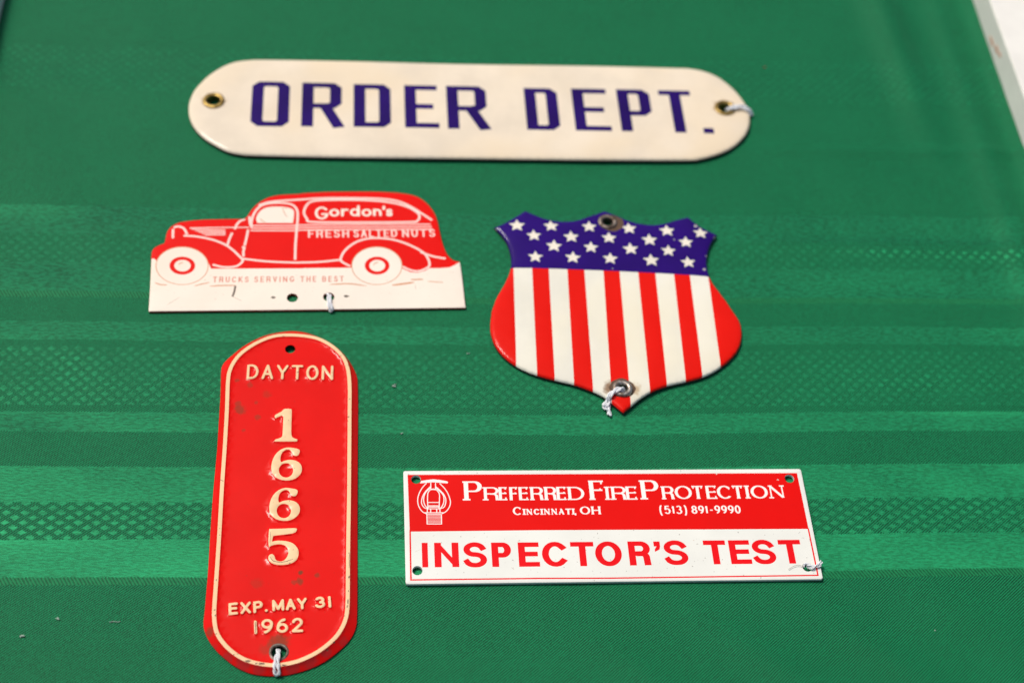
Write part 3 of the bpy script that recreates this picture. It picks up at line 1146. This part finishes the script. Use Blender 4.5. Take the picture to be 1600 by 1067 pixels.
def h_truck(P):
    d = np.where(inside(P, out_truck), dist_poly(P, out_truck), 0)
    r = 1 - np.clip(d / .5, 0, 1)
    return 1.3 - .3 * r ** 2


build_plate(truck, 'panel', m_truck_white, out_truck, h_truck, .12, prints, [ellipse(*hT[0], 2.25, 2.3, 20), ellipse(*hT[1], 2.3, 2.3, 20)], [offset(out_truck, .3)], 9.0, m_truck_edge)

# ================================================================== SHIELD
z5, z6 = (750, 310, 3.7209), (750, 480, 3.7209)
F = Frame((750 + 180 / 3.7209, 310 + 402 / 3.7209), (750 + 1325 / 3.7209, 310 + 452 / 3.7209), 2.7)
FS = F
s5 = [(85, 165), (150, 136), (215, 98), (262, 68), (330, 96), (400, 120), (480, 130), (560, 124), (640, 98), (725, 70), (800, 98), (860, 124), (930, 143), (1000, 150), (1070, 142), (1140, 122), (1212, 104),
      (1260, 146), (1315, 178), (1380, 208), (1348, 255), (1327, 310), (1320, 370), (1330, 430), (1355, 490), (1400, 550), (1440, 605)]
s6 = [(1475, 25), (1508, 75), (1523, 135), (1518, 200), (1490, 260), (1440, 315), (1380, 360), (1300, 400), (1200, 428), (1100, 450), (1000, 487), (930, 530), (880, 572), (835, 608),
      (788, 570), (720, 516), (640, 478), (550, 446), (450, 422), (330, 390), (220, 343), (130, 275), (80, 200), (61, 120), (66, 40)]
s5b = [(75, 632), (100, 568), (138, 502), (168, 440), (182, 385), (178, 320), (160, 260), (128, 212)]
sh = F.pts(s5, z5, -.5) + F.pts(s6, z6, -.5) + F.pts(s5b, z5, -.5)
out_sh = ccw(resample(catmull(sh, True, 4, corners=(0, 3, 9, 16, 19, 40)), 1.2))
out_sh = [(x + random.uniform(-.05, .05), y + random.uniform(-.05, .05)) for x, y in out_sh]


def h_sh(P):
    d = np.where(inside(P, out_sh), dist_poly(P, out_sh), 0)
    e = 1 - np.clip(d / 7.0, 0, 1)
    r = 1 - np.clip(d / 1.1, 0, 1)
    return 2.7 - .55 * e ** 2 - .8 * (1 - np.sqrt(np.maximum(0, 1 - r ** 2)))


prints = []
tops = [180, 303, 400, 508, 607, 718, 812, 920, 1020, 1128, 1220, 1328]
tx = [195, 303, 400, 508, 607, 718, 812, 920, 1020, 1128, 1220, 1328]
bx_ = [(211, 335), (333, 385), (435, 405), (548, 440), (658, 470), (766, 520), (874, 520), (990, 480), (1088, 445), (1198, 425), (1295, 398), (1403, 355)]


def ytop(x):
    return 402 + (x - 180) / 1145 * 50


edges = []
for xt, (xb, yb) in zip(tx, bx_):
    A = Vector(F(750 + xt / 3.7209, 310 + ytop(xt) / 3.7209))
    B = Vector(F(750 + xb / 3.7209, 480 + yb / 3.7209))
    D_ = (B - A)
    edges.append((A - D_ * .02, A + D_ * 1.9))
left = (edges[0][0] + Vector((-60, 0)), edges[0][1] + Vector((-60, 0)))
rightE = (edges[-1][0] + Vector((60, 0)), edges[-1][1] + Vector((60, 0)))
EE = [left] + edges + [rightE]
for i in range(0, len(EE) - 1, 2):
    a, b = EE[i], EE[i + 1]
    prints.append(('stripe', m_sh_red, [[tuple(a[0]), tuple(b[0]), tuple(b[1]), tuple(a[1])]]))
bl = F.pts([(0, 394), (175, 401), (480, 411), (775, 422), (1050, 436), (1330, 452), (1600, 462), (1600, -100), (0, -100)], z5)
prints.append(('canton', m_sh_blue, [bl]))
STARS = [(215, 157), (413, 160), (635, 165), (866, 175), (1087, 188), (1282, 201), (313, 216), (530, 224), (750, 230), (985, 242), (1197, 255), (430, 277), (645, 285), (875, 294), (1095, 305),
         (322, 340), (540, 344), (757, 350), (995, 360), (1210, 372)]
m_star = enamel('ivory_star_enamel', (.80, .74, .62), .2, .04, coat=.4, peel=.2)
m_navy_nick = matte('worn_enamel_nick', (.40, .36, .36), .8)
for sx_, sy_ in STARS:
    c = F(750 + sx_ / 3.7209, 310 + sy_ / 3.7209)
    rr = 3.45 * random.uniform(.95, 1.05)
    a0 = math.pi / 2 + random.uniform(-.08, .08)
    prints.append(('star', m_star, [[(c[0] + (rr if k % 2 == 0 else rr * .47) * math.cos(a0 + k * math.pi / 5), c[1] + (rr if k % 2 == 0 else rr * .47) * math.sin(a0 + k * math.pi / 5)) for k in range(10)]]))
ht, hb = F(750 + 742 / 3.7209, 310 + 138 / 3.7209), F(972.5, 607.5)
nick = []
for (x, y, r) in ((1304, 410, .8), (1130, 240, .4), (1255, 158, .9), (1370, 222, .9), (95, 172, .5), (770, 408, .3), (1318, 330, .5)):
    nick.append(blot(*F(750 + x / 3.7209, 310 + y / 3.7209), r, r * .8, 9))
prints += each('chip', m_navy_nick, [[q] for q in nick])
m_sh_white = enamel('ivory_stripe_enamel', (.80, .77, .66), .2, .035, warm=(.80, .74, .57), coat=.4, peel=.2, stains=((hb[0] - 4.5, hb[1] + .5, 4.0, (.20, .09, .03), .85), (hb[0] + 4.5, hb[1] + .3, 3.6, (.45, .28, .12), .7)))
shield = F.empty('shield_sign')
tag(shield, 'enamel shield sign with white stars on navy blue above red and white stripes', 'sign')
prints += each('rust_stain', m_rust, [[blot(ht[0] + 1.8, ht[1] - .4, 5.2, 4.6, 20, .12)], [blot(hb[0] + .2, hb[1] + .6, 5.2, 4.4, 20, .12)]])
build_plate(shield, 'panel', m_sh_white, out_sh, h_sh, .3, prints, [ellipse(*ht, 2.4, 2.4, 24), ellipse(*hb, 2.0, 2.0, 24)],
            [offset(out_sh, .3), offset(out_sh, .8), offset(out_sh, 2.0)], 4.0, m_black_edge)
lathe('grommet', ring_prof(2.2, 4.2, 2.6, .8, .2), m_iron, shield, *ht)
lathe('grommet', ring_prof(1.9, 4.1, 2.6, 1.2, .2), m_steel, shield, *hb)

# ================================================================== DAYTON TAG
z7, z8, zb = (310, 510, 5.3346), (310, 700, 5.3346), (310, 890, 6.027)
F = Frame((334, 800), (557, 800), 2.6)
FD = F
o7 = [(760, 40), (600, 64), (480, 108), (370, 170), (280, 242), (222, 295), (192, 350), (187, 450), (183, 600), (170, 800), (155, 1040)]
o8 = [(125, 350), (100, 700), (80, 1030)]
ob = [(75, 200), (60, 380), (50, 470), (50, 540), (75, 620), (130, 712), (200, 790), (290, 868), (380, 928), (480, 970), (570, 990), (680, 998), (800, 992), (900, 975), (1050, 930), (1180, 868), (1290, 790),
      (1390, 700), (1450, 620), (1482, 540), (1492, 470), (1496, 300), (1497, 0)]
o8r = [(1325, 700), (1326, 350)]
o7r = [(1328, 1000), (1330, 700), (1328, 520), (1322, 425), (1288, 340), (1232, 255), (1170, 190), (1080, 126), (980, 80), (880, 50)]
out_d = ccw(resample(catmull(F.pts(o7, z7, -2.1) + F.pts(o8, z8, -2.1) + F.pts(ob, zb, -2.1) + F.pts(o8r, z8, -2.1) + F.pts(o7r, z7, -2.1), True, 3), 1.6))
b7 = [(745, 72), (620, 85), (500, 130), (400, 190), (322, 260), (268, 350), (247, 450), (237, 700), (220, 1000)]
b8 = [(198, 300), (175, 700), (152, 1050)]
bb = [(150, 350), (149, 450), (156, 520), (175, 595), (222, 672), (300, 755), (400, 825), (500, 865), (620, 890), (740, 896), (850, 880), (960, 850), (1100, 785), (1220, 700), (1310, 610), (1368, 510), (1395, 420), (1405, 300), (1408, 0)]
b8r = [(1250, 700), (1255, 400), (1258, 0)]
b7r = [(1260, 700), (1260, 500), (1246, 360), (1208, 262), (1130, 178), (1020, 112), (900, 82)]
bead = ccw(resample(catmull(F.pts(b7, z7) + F.pts(b8, z8) + F.pts(bb, zb) + F.pts(b8r, z8) + F.pts(b7r, z7), True, 4), 1.0))
EMB = []          # (strokes centreline list, halfwidth top, halfwidth bottom, height)
letters_d = []
WT, WB = .95, 1.75


def dline(text, pa, pb, top, zo, widths=None, gap=.3, w=WT, cond=None):
    """embossed word: polygons for painted tops and for the skirts; centrelines for height"""
    ff = lambda p: Vector(F(zo[0] + p[0] / zo[2], zo[1] + p[1] / zo[2]))
    A, B, T = ff(pa), ff(pb), ff(top)
    u = B - A
    L = u.length
    u.normalize()
    v = Vector((-u.y, u.x))
    H = (T - A).dot(v)
    wd = {'|': .12, '.': .12, 'M': 1.2, 'N': 1.0, 'O': 1.05, 'E': .85, 'P': .85, '3': .9, ' ': .6, 'X': .95}
    if widths:
        wd.update(widths)
    ws = [wd.get(c, 1.0) for c in text]
    k = L / (sum(ws) + gap * (len(text) - 1))
    x = 0
    for c, wv in zip(text, ws):
        if c != ' ':
            ax, bx = x + w / 2, x + wv * k - w / 2
            if c in '|.':
                ax = x + wv * k / 2 - .5
                bx = ax + 1
            ay, by = w / 2, H - w / 2
            tops, skirts, cl = [], [], []
            for st in glyph(c):
                l = [tuple(A + u * (ax + (bx - ax) * a) + v * (ay + (by - ay) * b)) for a, b in st]
                closed = math.hypot(l[0][0] - l[-1][0], l[0][1] - l[-1][1]) < 1e-3
                tops += stroke(l, w, closed=closed, cap='round')
                skirts += stroke(l, WB + (w - WT), closed=closed, cap='round')
                cl.append(l)
            letters_d.append((c, tops, skirts, cl, w))
        x += (wv + gap) * k


dline('DAYTON', (400, 438), (1122, 448), (400, 318), z7, gap=.28)
dline('EXP', (285, 424), (608, 402), (285, 312), zb, gap=.2)
dline('.', (628, 396), (652, 394), (628, 290), zb)
dline('MAY', (697, 390), (1025, 368), (697, 283), zb, gap=.15)
dline('3', (1098, 361), (1195, 357), (1098, 255), zb)
dline('|', (1228, 357), (1252, 355), (1228, 248), zb, w=.95)
dline('|', (527, 606), (553, 604), (527, 478), zb, w=.95)
dline('962', (592, 600), (988, 584), (592, 466), zb, gap=.3)
# big numerals, traced outlines
dig = []
one = catmull(F.pts([(641, 768), (638, 742), (690, 712), (720, 688), (776, 690), (778, 720), (774, 880), (785, 925), (828, 943), (820, 960), (632, 960), (640, 943), (690, 925), (702, 890), (708, 752), (690, 745)], z7), True, 3, corners=(0, 4, 8, 9, 10, 11, 14))
six = [(846, 25), (830, 8), (790, 0), (740, -4), (685, 15), (638, 60), (613, 120), (608, 180), (625, 225), (665, 256), (725, 271), (785, 264), (832, 238), (857, 205), (863, 170), (850, 132), (815, 107), (765, 98), (718, 106), (690, 118),
       (683, 90), (692, 50), (717, 22), (750, 13), (773, 25), (785, 50), (805, 66), (832, 60)]
ctr = ellipse(730, 186, 60, 60, 20)
s1, c1 = catmull(F.pts(six, z8), True, 2), F.pts(ctr, z8)
s2, c2 = catmull(F.pts([(x - 17, y + 336) for x, y in six], z8), True, 2), F.pts([(x - 18, y + 338) for x, y in ctr], z8)
five = catmull(F.pts([(590, 674), (700, 671), (800, 667), (823, 674), (815, 694), (780, 712), (640, 729), (622, 736), (613, 780), (660, 771), (730, 775), (790, 795), (825, 833), (836, 872), (825, 920), (795, 950), (740, 970), (660, 973),
                      (605, 955), (582, 920), (592, 890), (620, 884), (636, 905), (645, 932), (680, 945), (715, 935), (742, 900), (750, 862), (738, 825), (708, 806), (660, 801), (610, 813), (588, 828), (583, 760)], z8), True, 2, corners=(0, 3, 7, 8, 32))
DIG = [(one, None), (s1, c1), (s2, c2), (five, None)]
prints = [('bead', None, [], None)]
skirts_all = []
bo, bi = offset(bead, -.78), offset(bead, .78)
bead_quads = stroke(bead, 1.4, closed=True)
m_d_cream = enamel('cream_raised_paint', (.86, .60, .34), .3, .03, coat=.3, peel=.1, specks=.8)
stn_refl = []
for k in range(9):  # weathering along the bottom rim, with its purple-brown reflections painted in
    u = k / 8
    stn_refl.append((*F(326 + 210 * u + (0 if 0 < k < 8 else 4), 985 + 62 * math.sin(math.pi * (.12 + .8 * u))), 2.2 + 1.4 * math.sin(k * 2.3) ** 2, (.20, .035, .035), .42))
for (x, y, r, zo, k) in ((330, 640, 1.9, z7, .5), (350, 690, 2.6, z7, .6), (320, 445, 1.2, z7, .5), (430, 480, 1.6, z7, .4), (570, 560, 2.2, z7, .3), (495, 750, 1.6, z7, .45), (480, 630, 1.1, z7, .4), (375, 860, .9, z7, .4),
                         (850, 1030, 1.0, z8, .7), (960, 20, 1.0, zb, .6), (955, 100, 1.6, zb, .7), (1115, 42, 1.3, zb, .6), (550, 120, 2.6, zb, .25), (760, 672, 4.2, zb, .75), (620, 745, 2.4, zb, .35), (95, 575, 2.4, zb, .65), (1130, 178, .3, z8, .8), (900, 110, 1.2, zb, .5)):
    q = F(zo[0] + x / zo[2], zo[1] + y / zo[2])
    stn_refl.append((q[0], q[1], r, (.16, .05, .02), k))
m_d_red = enamel('red_tag_enamel', (.74, .006, .003), .22, .03, coat=.4, peel=.2, stains=stn_refl, specks=.25)
prints = [('border_bead', m_d_cream, bead_quads)]
for c, tops, sk, cl, w in letters_d:
    prints.append(('letter' if c.isalpha() or c == '.' else 'digit', m_d_cream, tops))
    skirts_all += sk
for o_, c_o in DIG:
    prints.append(('digit', m_d_cream, [o_]))
    skirts_all.append(offset(ccw(o_), -.5))
    if c_o:
        prints.append(('counter', m_d_red, [c_o]))
wear = []
for (x, y, a, b) in ((470, 858, 1.0, .35), (590, 884, 1.4, .3), (545, 880, .5, .25), (805, 898, 1.1, .3), (168, 95, .25, .35), (160, 430, .2, .3), (1408, 300, .25, .9), (1418, 68, .25, .5), (1400, 345, .2, .4), (1275, 680, .4, .2), (1215, 750, .3, .2), (335, 798, .25, .25),
                     (1412, 200, .15, .4)):
    q = F(zb[0] + x / zb[2], zb[1] + y / zb[2])
    wear.append(blot(q[0], q[1], a, b, 9, .45))
prints += each('chip', m_wear, [[q] for q in wear])
prints += each('scratch', m_wear, [jag(F, l, w, zo) for l, w, zo in (([(595, 908), (625, 942), (680, 953), (740, 942), (790, 922)], .24, z8), ([(600, 700), (597, 800)], .16, z8), ([(182, 262), (208, 275)], .22, z8),
                                                                  ([(1258, 870), (1256, 1000)], .18, z8), ([(540, 490), (538, 595)], .25, zb))])
hd = [F(*(310 + 765 / 5.3346, 510 + 183 / 5.3346)), F(310 + 757 / 6.027, 890 + 768 / 6.027)]
segs = [(l, w) for _, _, _, cl, w in letters_d for l in cl]


def smooth(t):
    t = np.clip(t, 0, 1)
    return t * t * (3 - 2 * t)


def h_d(P):
    ins = inside(P, bead)
    db = dist_poly(P, bead)
    do = np.where(inside(P, out_d), dist_poly(P, out_d), 0)
    z = np.full(len(P), 2.2)
    frac = db / (db + do + 1e-6)
    z = np.where(ins, z, 2.2 - 1.7 * np.clip((db - .8) / np.maximum(db + do - .8, .3), 0, 1) ** 1.2)
    z += .55 * smooth((1.5 - db) / 1.0)
    e = np.zeros(len(P))
    for l, w in segs:
        d = dist_poly(P, l, closed=False)
        e = np.maximum(e, smooth((WB / 2 + (w - WT) / 2 - d) / .42))
    for o_, c_o in DIG:
        ii = inside(P, o_)
        dd = dist_poly(P, o_)
        v = np.where(ii, 1.0, smooth((.5 - dd) / .5))
        if c_o:
            ic = inside(P, c_o)
            dc = dist_poly(P, c_o)
            v = np.where(ic, np.maximum(0, smooth((.45 - dc) / .45)), v)
        e = np.maximum(e, v)
    return z + .55 * e


dayton = F.empty('licence_tag')
tag(dayton, 'tall red metal tag with cream border and raised DAYTON 1665 lettering', 'licence tag')
rings = [offset(out_d, .5), offset(out_d, 1.0), offset(bead, -1.4), offset(bead, 1.4), bo, bi] + skirts_all
for c_o in (c1, c2):
    rings.append(offset(ccw(c_o), .45))
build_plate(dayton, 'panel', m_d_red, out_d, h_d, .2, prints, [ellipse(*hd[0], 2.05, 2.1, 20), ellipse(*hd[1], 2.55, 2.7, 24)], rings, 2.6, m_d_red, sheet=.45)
lathe('hole_rim', [(2.5, 1.4), (2.5, 2.2), (2.75, 2.42), (3.1, 2.38), (3.5, 2.16)], m_iron, dayton, *hd[1], 28, .02)

# ================================================================== INSPECTOR'S TEST SIGN
q2, q3, q4 = (620, 720, 5.3348), (840, 720, 5.3348), (1060, 720, 5.3333)
F = Frame((634.2, 911.5), (1286, 903.8), 1.5)
FI = F
cA, cB, cC, cD = F(630.2, 735.2), F(1251.3, 732), F(1286.2, 904), F(634, 911.8)


def rounded(ps, r):
    out = []
    n = len(ps)
    for i in range(n):
        p, a, b = Vector(ps[i]), Vector(ps[i - 1]), Vector(ps[(i + 1) % n])
        da, db = (a - p).normalized(), (b - p).normalized()
        c = p + (da + db) * r
        for k in range(5):
            t = k / 4 * math.pi / 2
            q = c - db * r * math.cos(t) - da * r * math.sin(t)
            out.append((q.x, q.y))
    return out


out_i = ccw(rounded([cD, cC, cB, cA], .8))


def h_i(P):
    d = np.where(inside(P, out_i), dist_poly(P, out_i), 0)
    r = 1 - np.clip(d / .35, 0, 1)
    return 1.5 - .22 * r ** 2


prints = []
redp = F.pts([(90, 115)], q2) + F.pts([(988, 100), (1085, 565)], q4) + F.pts([(0, 576)], q3) + F.pts([(108, 588)], q2)
prints.append(('red_panel_print', m_red_flat, [redp]))
fl = F.pts([(111, 580), (118, 990)], q2) + F.pts([(0, 977), (600, 975)], q3) + F.pts([(1163, 951), (1083, 566)], q4)
prints.append(('border_print', m_red_ink, stroke(fl, .55, cap='square')))
IT = [('I', 659.9, 669.3, 885.9), ('N', 679.4, 717.8, 885.8), ('S', 724.2, 761.8, 885.6), ('P', 769.4, 800.2, 885.3), ('E', 811.4, 844.2, 885), ('C', 848.4, 889, 884.6), ('T', 894.0, 930.6, 884.2),
      ('O', 932.0, 973.8, 883.8), ('R', 984.6, 1019.3, 883), ("'", 1025.5, 1035.5, 883), ('S', 1039.5, 1077.3, 881.9), ('T', 1103.5, 1138.2, 881.3), ('E', 1143.2, 1176, 880.9), ('S', 1178.3, 1215, 880.6), ('T', 1221.5, 1256.5, 880.2)]
for ch, xl, xr, yb in IT:
    A, B = F(xl, yb), F(xr, yb)
    yt = F(xl, yb - 38.3 + (xl - 660) * .0022)[1]
    if ch == 'I':
        polys = [[(A[0], A[1]), (B[0], A[1]), (B[0], yt), (A[0], yt)]]
    elif ch == "'":
        x0, x1 = A[0], B[0]
        polys = [[(x0, yt), (x1, yt), (x1, yt - 2.1), (x0, yt - 2.1)], [(x1, yt - 2.05), (x1 - .35, yt - 3.4), (x0 + .2, yt - 4.4), (x0 + .2, yt - 3.4), (x0 + 1.0, yt - 2.05)]]
    else:
        y0 = A[1]
        ov = .15 if ch in 'SOC' else 0
        polys = draw(ch, A[0], B[0], y0 - ov, yt + ov, 2.5 if ch != 'S' else 2.35, 1.95)
        lo_, hi_ = y0 - ov, yt + ov
        # trim projecting nib ends to the line
        polys = [[(min(max(x, A[0] - .02), B[0] + .02), min(max(y, lo_), hi_)) for x, y in q] for q in polys]
    prints.append(('letter', m_red_ink, polys))
PR = [('P', 724, 754, 781.3, 751.6), ('R', 755, 780.4, 781.2, 760.8), ('E', 779.6, 793, 781.2, 760.7), ('F', 795, 809.4, 781.1, 760.7), ('E', 811, 826.2, 781, 760.6), ('R', 828, 849.8, 781, 760.5), ('R', 850, 870.6, 780.9, 760.3),
      ('E', 870.3, 885.5, 780.8, 760.2), ('D', 887, 914, 780.7, 760.2), ('F', 920.8, 945.3, 780.6, 750.5), ('I', 946, 953.4, 780.4, 760), ('R', 955, 979.8, 780.3, 759.8), ('E', 979, 996.5, 780.2, 759.7),
      ('P', 1001.8, 1031.4, 779.8, 750), ('R', 1034, 1054.8, 779.6, 759.4), ('O', 1055.4, 1082.4, 779.2, 758.8), ('T', 1082.8, 1100.5, 779, 758.7), ('E', 1104.5, 1121.3, 778.9, 758.6), ('C', 1121.6, 1145.3, 778.8, 758.5),
      ('T', 1146, 1163, 778.5, 758.4), ('I', 1165, 1173.2, 778.4, 758.3), ('O', 1174.4, 1201.4, 778.3, 758.2), ('N', 1203.5, 1226.8, 778, 758)]
m_ivory_ink = enamel('white_reversed_lettering', (.90, .86, .80), .35, .01, coat=.1, peel=.05)
let = []
for (ch, xl, xr, yb, yt) in PR:
    bigc = (yb - yt) > 25
    k = 1.5 if bigc else 1.02
    for c, p in fitletters([(ch, xl + (1.6 if ch in 'PRFD' else .3), xr, yb, yt)], F, k * 1.1, .52 if not bigc else .65, 'butt' if ch not in 'PRFEDIT' else 'square', True):
        prints.append(('letter', m_ivory_ink, p))
let = []
let += addword('C', (801.6, 804.2), (815.8, 804.2), (801.6, 791.6), .75, .42, 'butt', True)
let += addword('INCINNATI', (818, 803.9), (897.5, 803.3), (818, 794.7), .68, .38, 'square', True, gap=.24)
let += addword(',', (898, 803.3), (900.6, 803.3), (898, 794.5), .55, .5)
let += addword('OH', (906.6, 803.3), (938.9, 803), (906.6, 791), .78, .42, 'square', True, gap=.15)
prints.append(('lettering', m_ivory_ink, let, 'small white lettering naming the city', 'stuff'))
let = []
let += addword('(513)', (1031.2, 802.6), (1074.2, 802.4), (1031.2, 789.8), .62, .45, 'butt', gap=.16)
let += addword('891-9990', (1081.2, 802.2), (1158.2, 801.7), (1081.2, 789.6), .66, .48, 'butt', gap=.16)
prints.append(('lettering', m_ivory_ink, let, 'small white telephone number', 'stuff'))
ze = (640, 735, 11.85)
LG = .36
lg = []
lg.append(F.pts([(190, 235), (215, 190), (320, 172), (440, 160), (560, 172), (690, 195), (715, 215), (700, 236), (560, 225), (440, 215), (300, 226)], ze))
for l in ([(312, 232), (240, 310), (182, 410), (152, 510), (155, 610), (185, 690), (240, 760), (322, 802)], [(556, 236), (640, 320), (702, 410), (745, 520), (756, 600), (732, 680), (680, 750), (600, 797)],
          [(390, 290), (300, 380), (240, 480), (220, 580), (236, 640), (280, 690), (342, 702)], [(385, 320), (300, 400), (262, 500), (268, 600), (300, 660), (335, 692)],
          [(478, 290), (570, 370), (640, 450), (672, 540), (662, 620), (630, 680), (560, 702)], [(485, 320), (580, 400), (628, 470), (636, 560), (612, 640), (575, 690)],
          [(340, 700), (332, 560), (335, 440), (352, 390), (392, 352), (480, 352), (522, 380), (552, 440), (552, 560), (545, 700)]):
    lg += ln(l, ze, LG)
for l in ([(340, 588), (548, 588)], [(340, 650), (548, 650)], [(340, 672), (548, 672)], [(392, 235), (392, 340), (480, 340), (480, 235)], [(325, 705), (560, 705)], [(328, 705), (328, 780)], [(562, 705), (562, 780)],
          [(390, 705), (390, 780)], [(502, 705), (502, 780)], [(270, 778), (620, 778)], [(320, 812), (325, 985), (592, 985), (588, 812), (320, 812)]):
    lg += ln(l, ze, LG, n=0, cap='square')
for k in range(6):
    lg += ln([(335, 838 + 24 * k), (580, 836 + 24 * k)], ze, .15, n=0)
prints.append(('sprinkler_emblem_print', m_ivory_ink, lg, 'white line drawing of a fire sprinkler head', 'stuff'))
prints += each('smudge', m_scr_soft, [jag(F, l, w, zo) for l, w, zo in (([(155, 758), (195, 735)], .12, q2), ([(955, 885), (975, 905)], .2, q2), ([(390, 92), (402, 98)], .3, q2), ([(515, 92), (525, 95)], .3, q2))]
               + [[blot(*F(x, y), r, r * .85, 8)] for x, y, r in ((1119.6, 740.2, .35), (1218.4, 738.4, .25), (1083.8, 843.8, .22), (740.9, 839, .18), (671.2, 852.7, .18), (1215.3, 749.3, .4))])
hi = [F(650, 748.8), F(652.2, 891), F(1233.4, 747.5), F(1261.5, 885.5)]
insp = F.empty('fire_sprinkler_sign')
tag(insp, "small white and red rectangular plastic sign reading INSPECTOR'S TEST at the lower right", 'sign')
build_plate(insp, 'panel', m_white_flat, out_i, h_i, .25, prints, [ellipse(*h, 1.85, 1.9, 20) for h in hi], [offset(out_i, .2)], 12.0, m_white_flat)

# ================================================================== THREADS
def thread(F, name, label, strands, r=.55, tw=1.3):
    e = bpy.data.objects.new(name, None)
    e.empty_display_size = .005
    first = strands[0][0]
    e.location = (F.o.x * MM, F.o.y * MM, 0)
    e.rotation_euler = (0, 0, F.ang)
    COL.objects.link(e)
    tag(e, label, 'string')
    for st in strands:
        pts = []
        for px, py, z in st:
            x, y = F(px, py, z - F.z)
            pts.append((x, y, z))
        tube('strand', pts, r, m_thread, e, twist=tw)
    return e


thread(FD, 'string_loop', 'white string loop through the bottom hole of the tall red tag',
       [[(434, 1014, 1.0), (432.5, 1022, 3.0), (430, 1030, 3.3), (428.8, 1040, 3.0), (429, 1048, 2.2), (431, 1054, 1.0), (434, 1052, .5)],
        [(436, 1015, 1.0), (435.5, 1023, 3.1), (434.3, 1032, 3.4), (435, 1042, 3.0), (436, 1050, 2.0), (434, 1054.5, .9)]], .58, 2.2)
thread(FT, 'string_loop', 'white string loop through the right hole of the van shaped sign',
       [[(512, 459, 1.0), (513, 463, 2.0), (512.5, 470, 2.2), (513.5, 478, 2.1), (516, 485.5, 1.0), (518, 486, .4)], [(516, 461, 1.2), (515.5, 466, 2.1), (516.5, 473, 2.2), (518.5, 480, 1.9), (519.5, 485.5, 1.0)]], .58, 2.2)
thread(F=FS, name='string_loop', label='white knotted string through the bottom hole of the shield sign',
       strands=[[(976, 609, 2.2), (971, 606.5, 4.0), (963, 608, 4.1), (955, 613.5, 3.7), (949.5, 620, 3.0), (949, 624, 2.0), (946, 629, 1.4), (942.5, 634, 1.1), (946, 638, .9), (951, 642, .8), (954.5, 650, .5)],
                [(974, 611, 2.2), (968, 609.5, 4.0), (961, 612, 4.0), (955, 617.5, 3.6), (951, 623, 2.6), (953, 627, 1.8), (950, 632, 1.6), (944, 634.5, 1.4), (946.5, 630, 1.5), (951, 632.5, 1.0), (951.5, 638, .9), (951, 648, .5)]], r=.66, tw=2.0)
FO = Frame((392, 198), (1116, 210), 3.0)
thread(FO, 'string_loop', 'white string loop through the right brass hole of the ORDER DEPT. sign',
       [[(1134, 172, 1.8), (1141, 168.5, 4.1), (1150, 165.5, 4.1), (1160, 166, 3.9), (1169, 170, 3.2), (1174, 176, 1.8), (1176, 180, .6)],
        [(1136, 174, 1.8), (1142, 171, 4.1), (1151, 168.5, 4.1), (1160, 169, 3.9), (1167, 172.5, 3.2), (1172, 178, 1.8), (1173, 182, .6)]], .62, 1.8)
thread(FI, 'string_loop', "white frayed string through the lower right hole of the INSPECTOR'S TEST sign",
       [[(1263, 888, .8), (1261, 882, 2.0), (1266, 883.5, 2.4), (1273, 884, 2.4), (1280, 882, 2.3), (1285, 878.5, 1.8)],
        [(1263, 887, 1.0), (1266, 887.5, 2.2), (1272, 886, 2.5), (1278, 881, 2.5), (1283, 876, 2.0)],
        [(1256, 886, 1.4), (1257, 881, 2.0), (1262, 880, 2.3), (1268, 884, 2.4), (1276, 885, 2.3), (1283, 884, 1.8)],
        [(1256, 886, 2.2), (1248, 882.5, 2.4), (1240, 884, 2.4), (1232, 889, 2.0)]], .36, 2.2)
# the last loose fibre is much thinner than the string
fib_o = [c for c in COL.objects if c.name.startswith('strand')][-1]
me = fib_o.data
fx0 = [FI(px, py, z - 1.5) + (z,) for px, py, z in [(1257, 885, 2.2), (1248, 882.5, 2.1), (1240, 884, 2.1), (1232, 889, 2.0)]]
par = fib_o.parent
bpy.data.objects.remove(fib_o)
tube('fibre', fx0, .09, matte('grey_fibre', (.45, .42, .36)), par)

# ================================================================== LINT
m_lint = matte('pale_lint', (.36, .46, .38), .9)
m_lint_r = matte('red_lint', (.35, .05, .04), .9)
LINT = [((36, 993), 1.0, m_lint, 'tiny white crumb on the plain green weave near the bottom left corner'), ((90, 966), .8, m_lint, 'tiny pale crumb of lint upper right of the white crumb at bottom left'),
        ((182, 971), .9, m_lint, 'small flat wisp of lint between the left edge and the tall red tag'), ((617, 602), 1.1, m_lint, 'pale speck of lint on the diamond band right of the tall red tag'),
        ((732, 552), .7, m_lint, 'tiny pale speck just left of the shield on the diamond band'), ((628, 677), .6, m_lint, 'tiny grey speck on the satin band above the white and red rectangular sign'),
        ((1461, 984), .7, m_lint, 'small tan crumb on the plain weave at the bottom right'), ((1196, 106), 1.0, m_lint_r, 'dull red speck on the cloth beyond the right end of the ORDER DEPT. sign')]
for (pp, r, mt, lb) in LINT:
    x, y = W(*pp, .2)
    z0 = cloth_z(x, y)
    pts = [(x + random.uniform(-1, 1) * r, y + random.uniform(-.6, .6) * r, z0 + .25 + random.uniform(0, .35)) for _ in range(5)]
    if 'wisp' in lb:
        pts = [(x - 2.5, y, z0 + .2), (x - 1, y + .2, z0 + .3), (x + .6, y, z0 + .35), (x + 1.2, y + .3, z0 + .25)]
    pts = [(a - x, b - y, c - z0) for a, b, c in pts]
    o = tube('lint_speck', pts, .17 * r if 'wisp' not in lb else .12, mt, seg=6, sub=4)
    o.location = (x * MM, y * MM, z0 * MM)
    tag(o, lb, 'lint', 'specks of lint on the cloth')
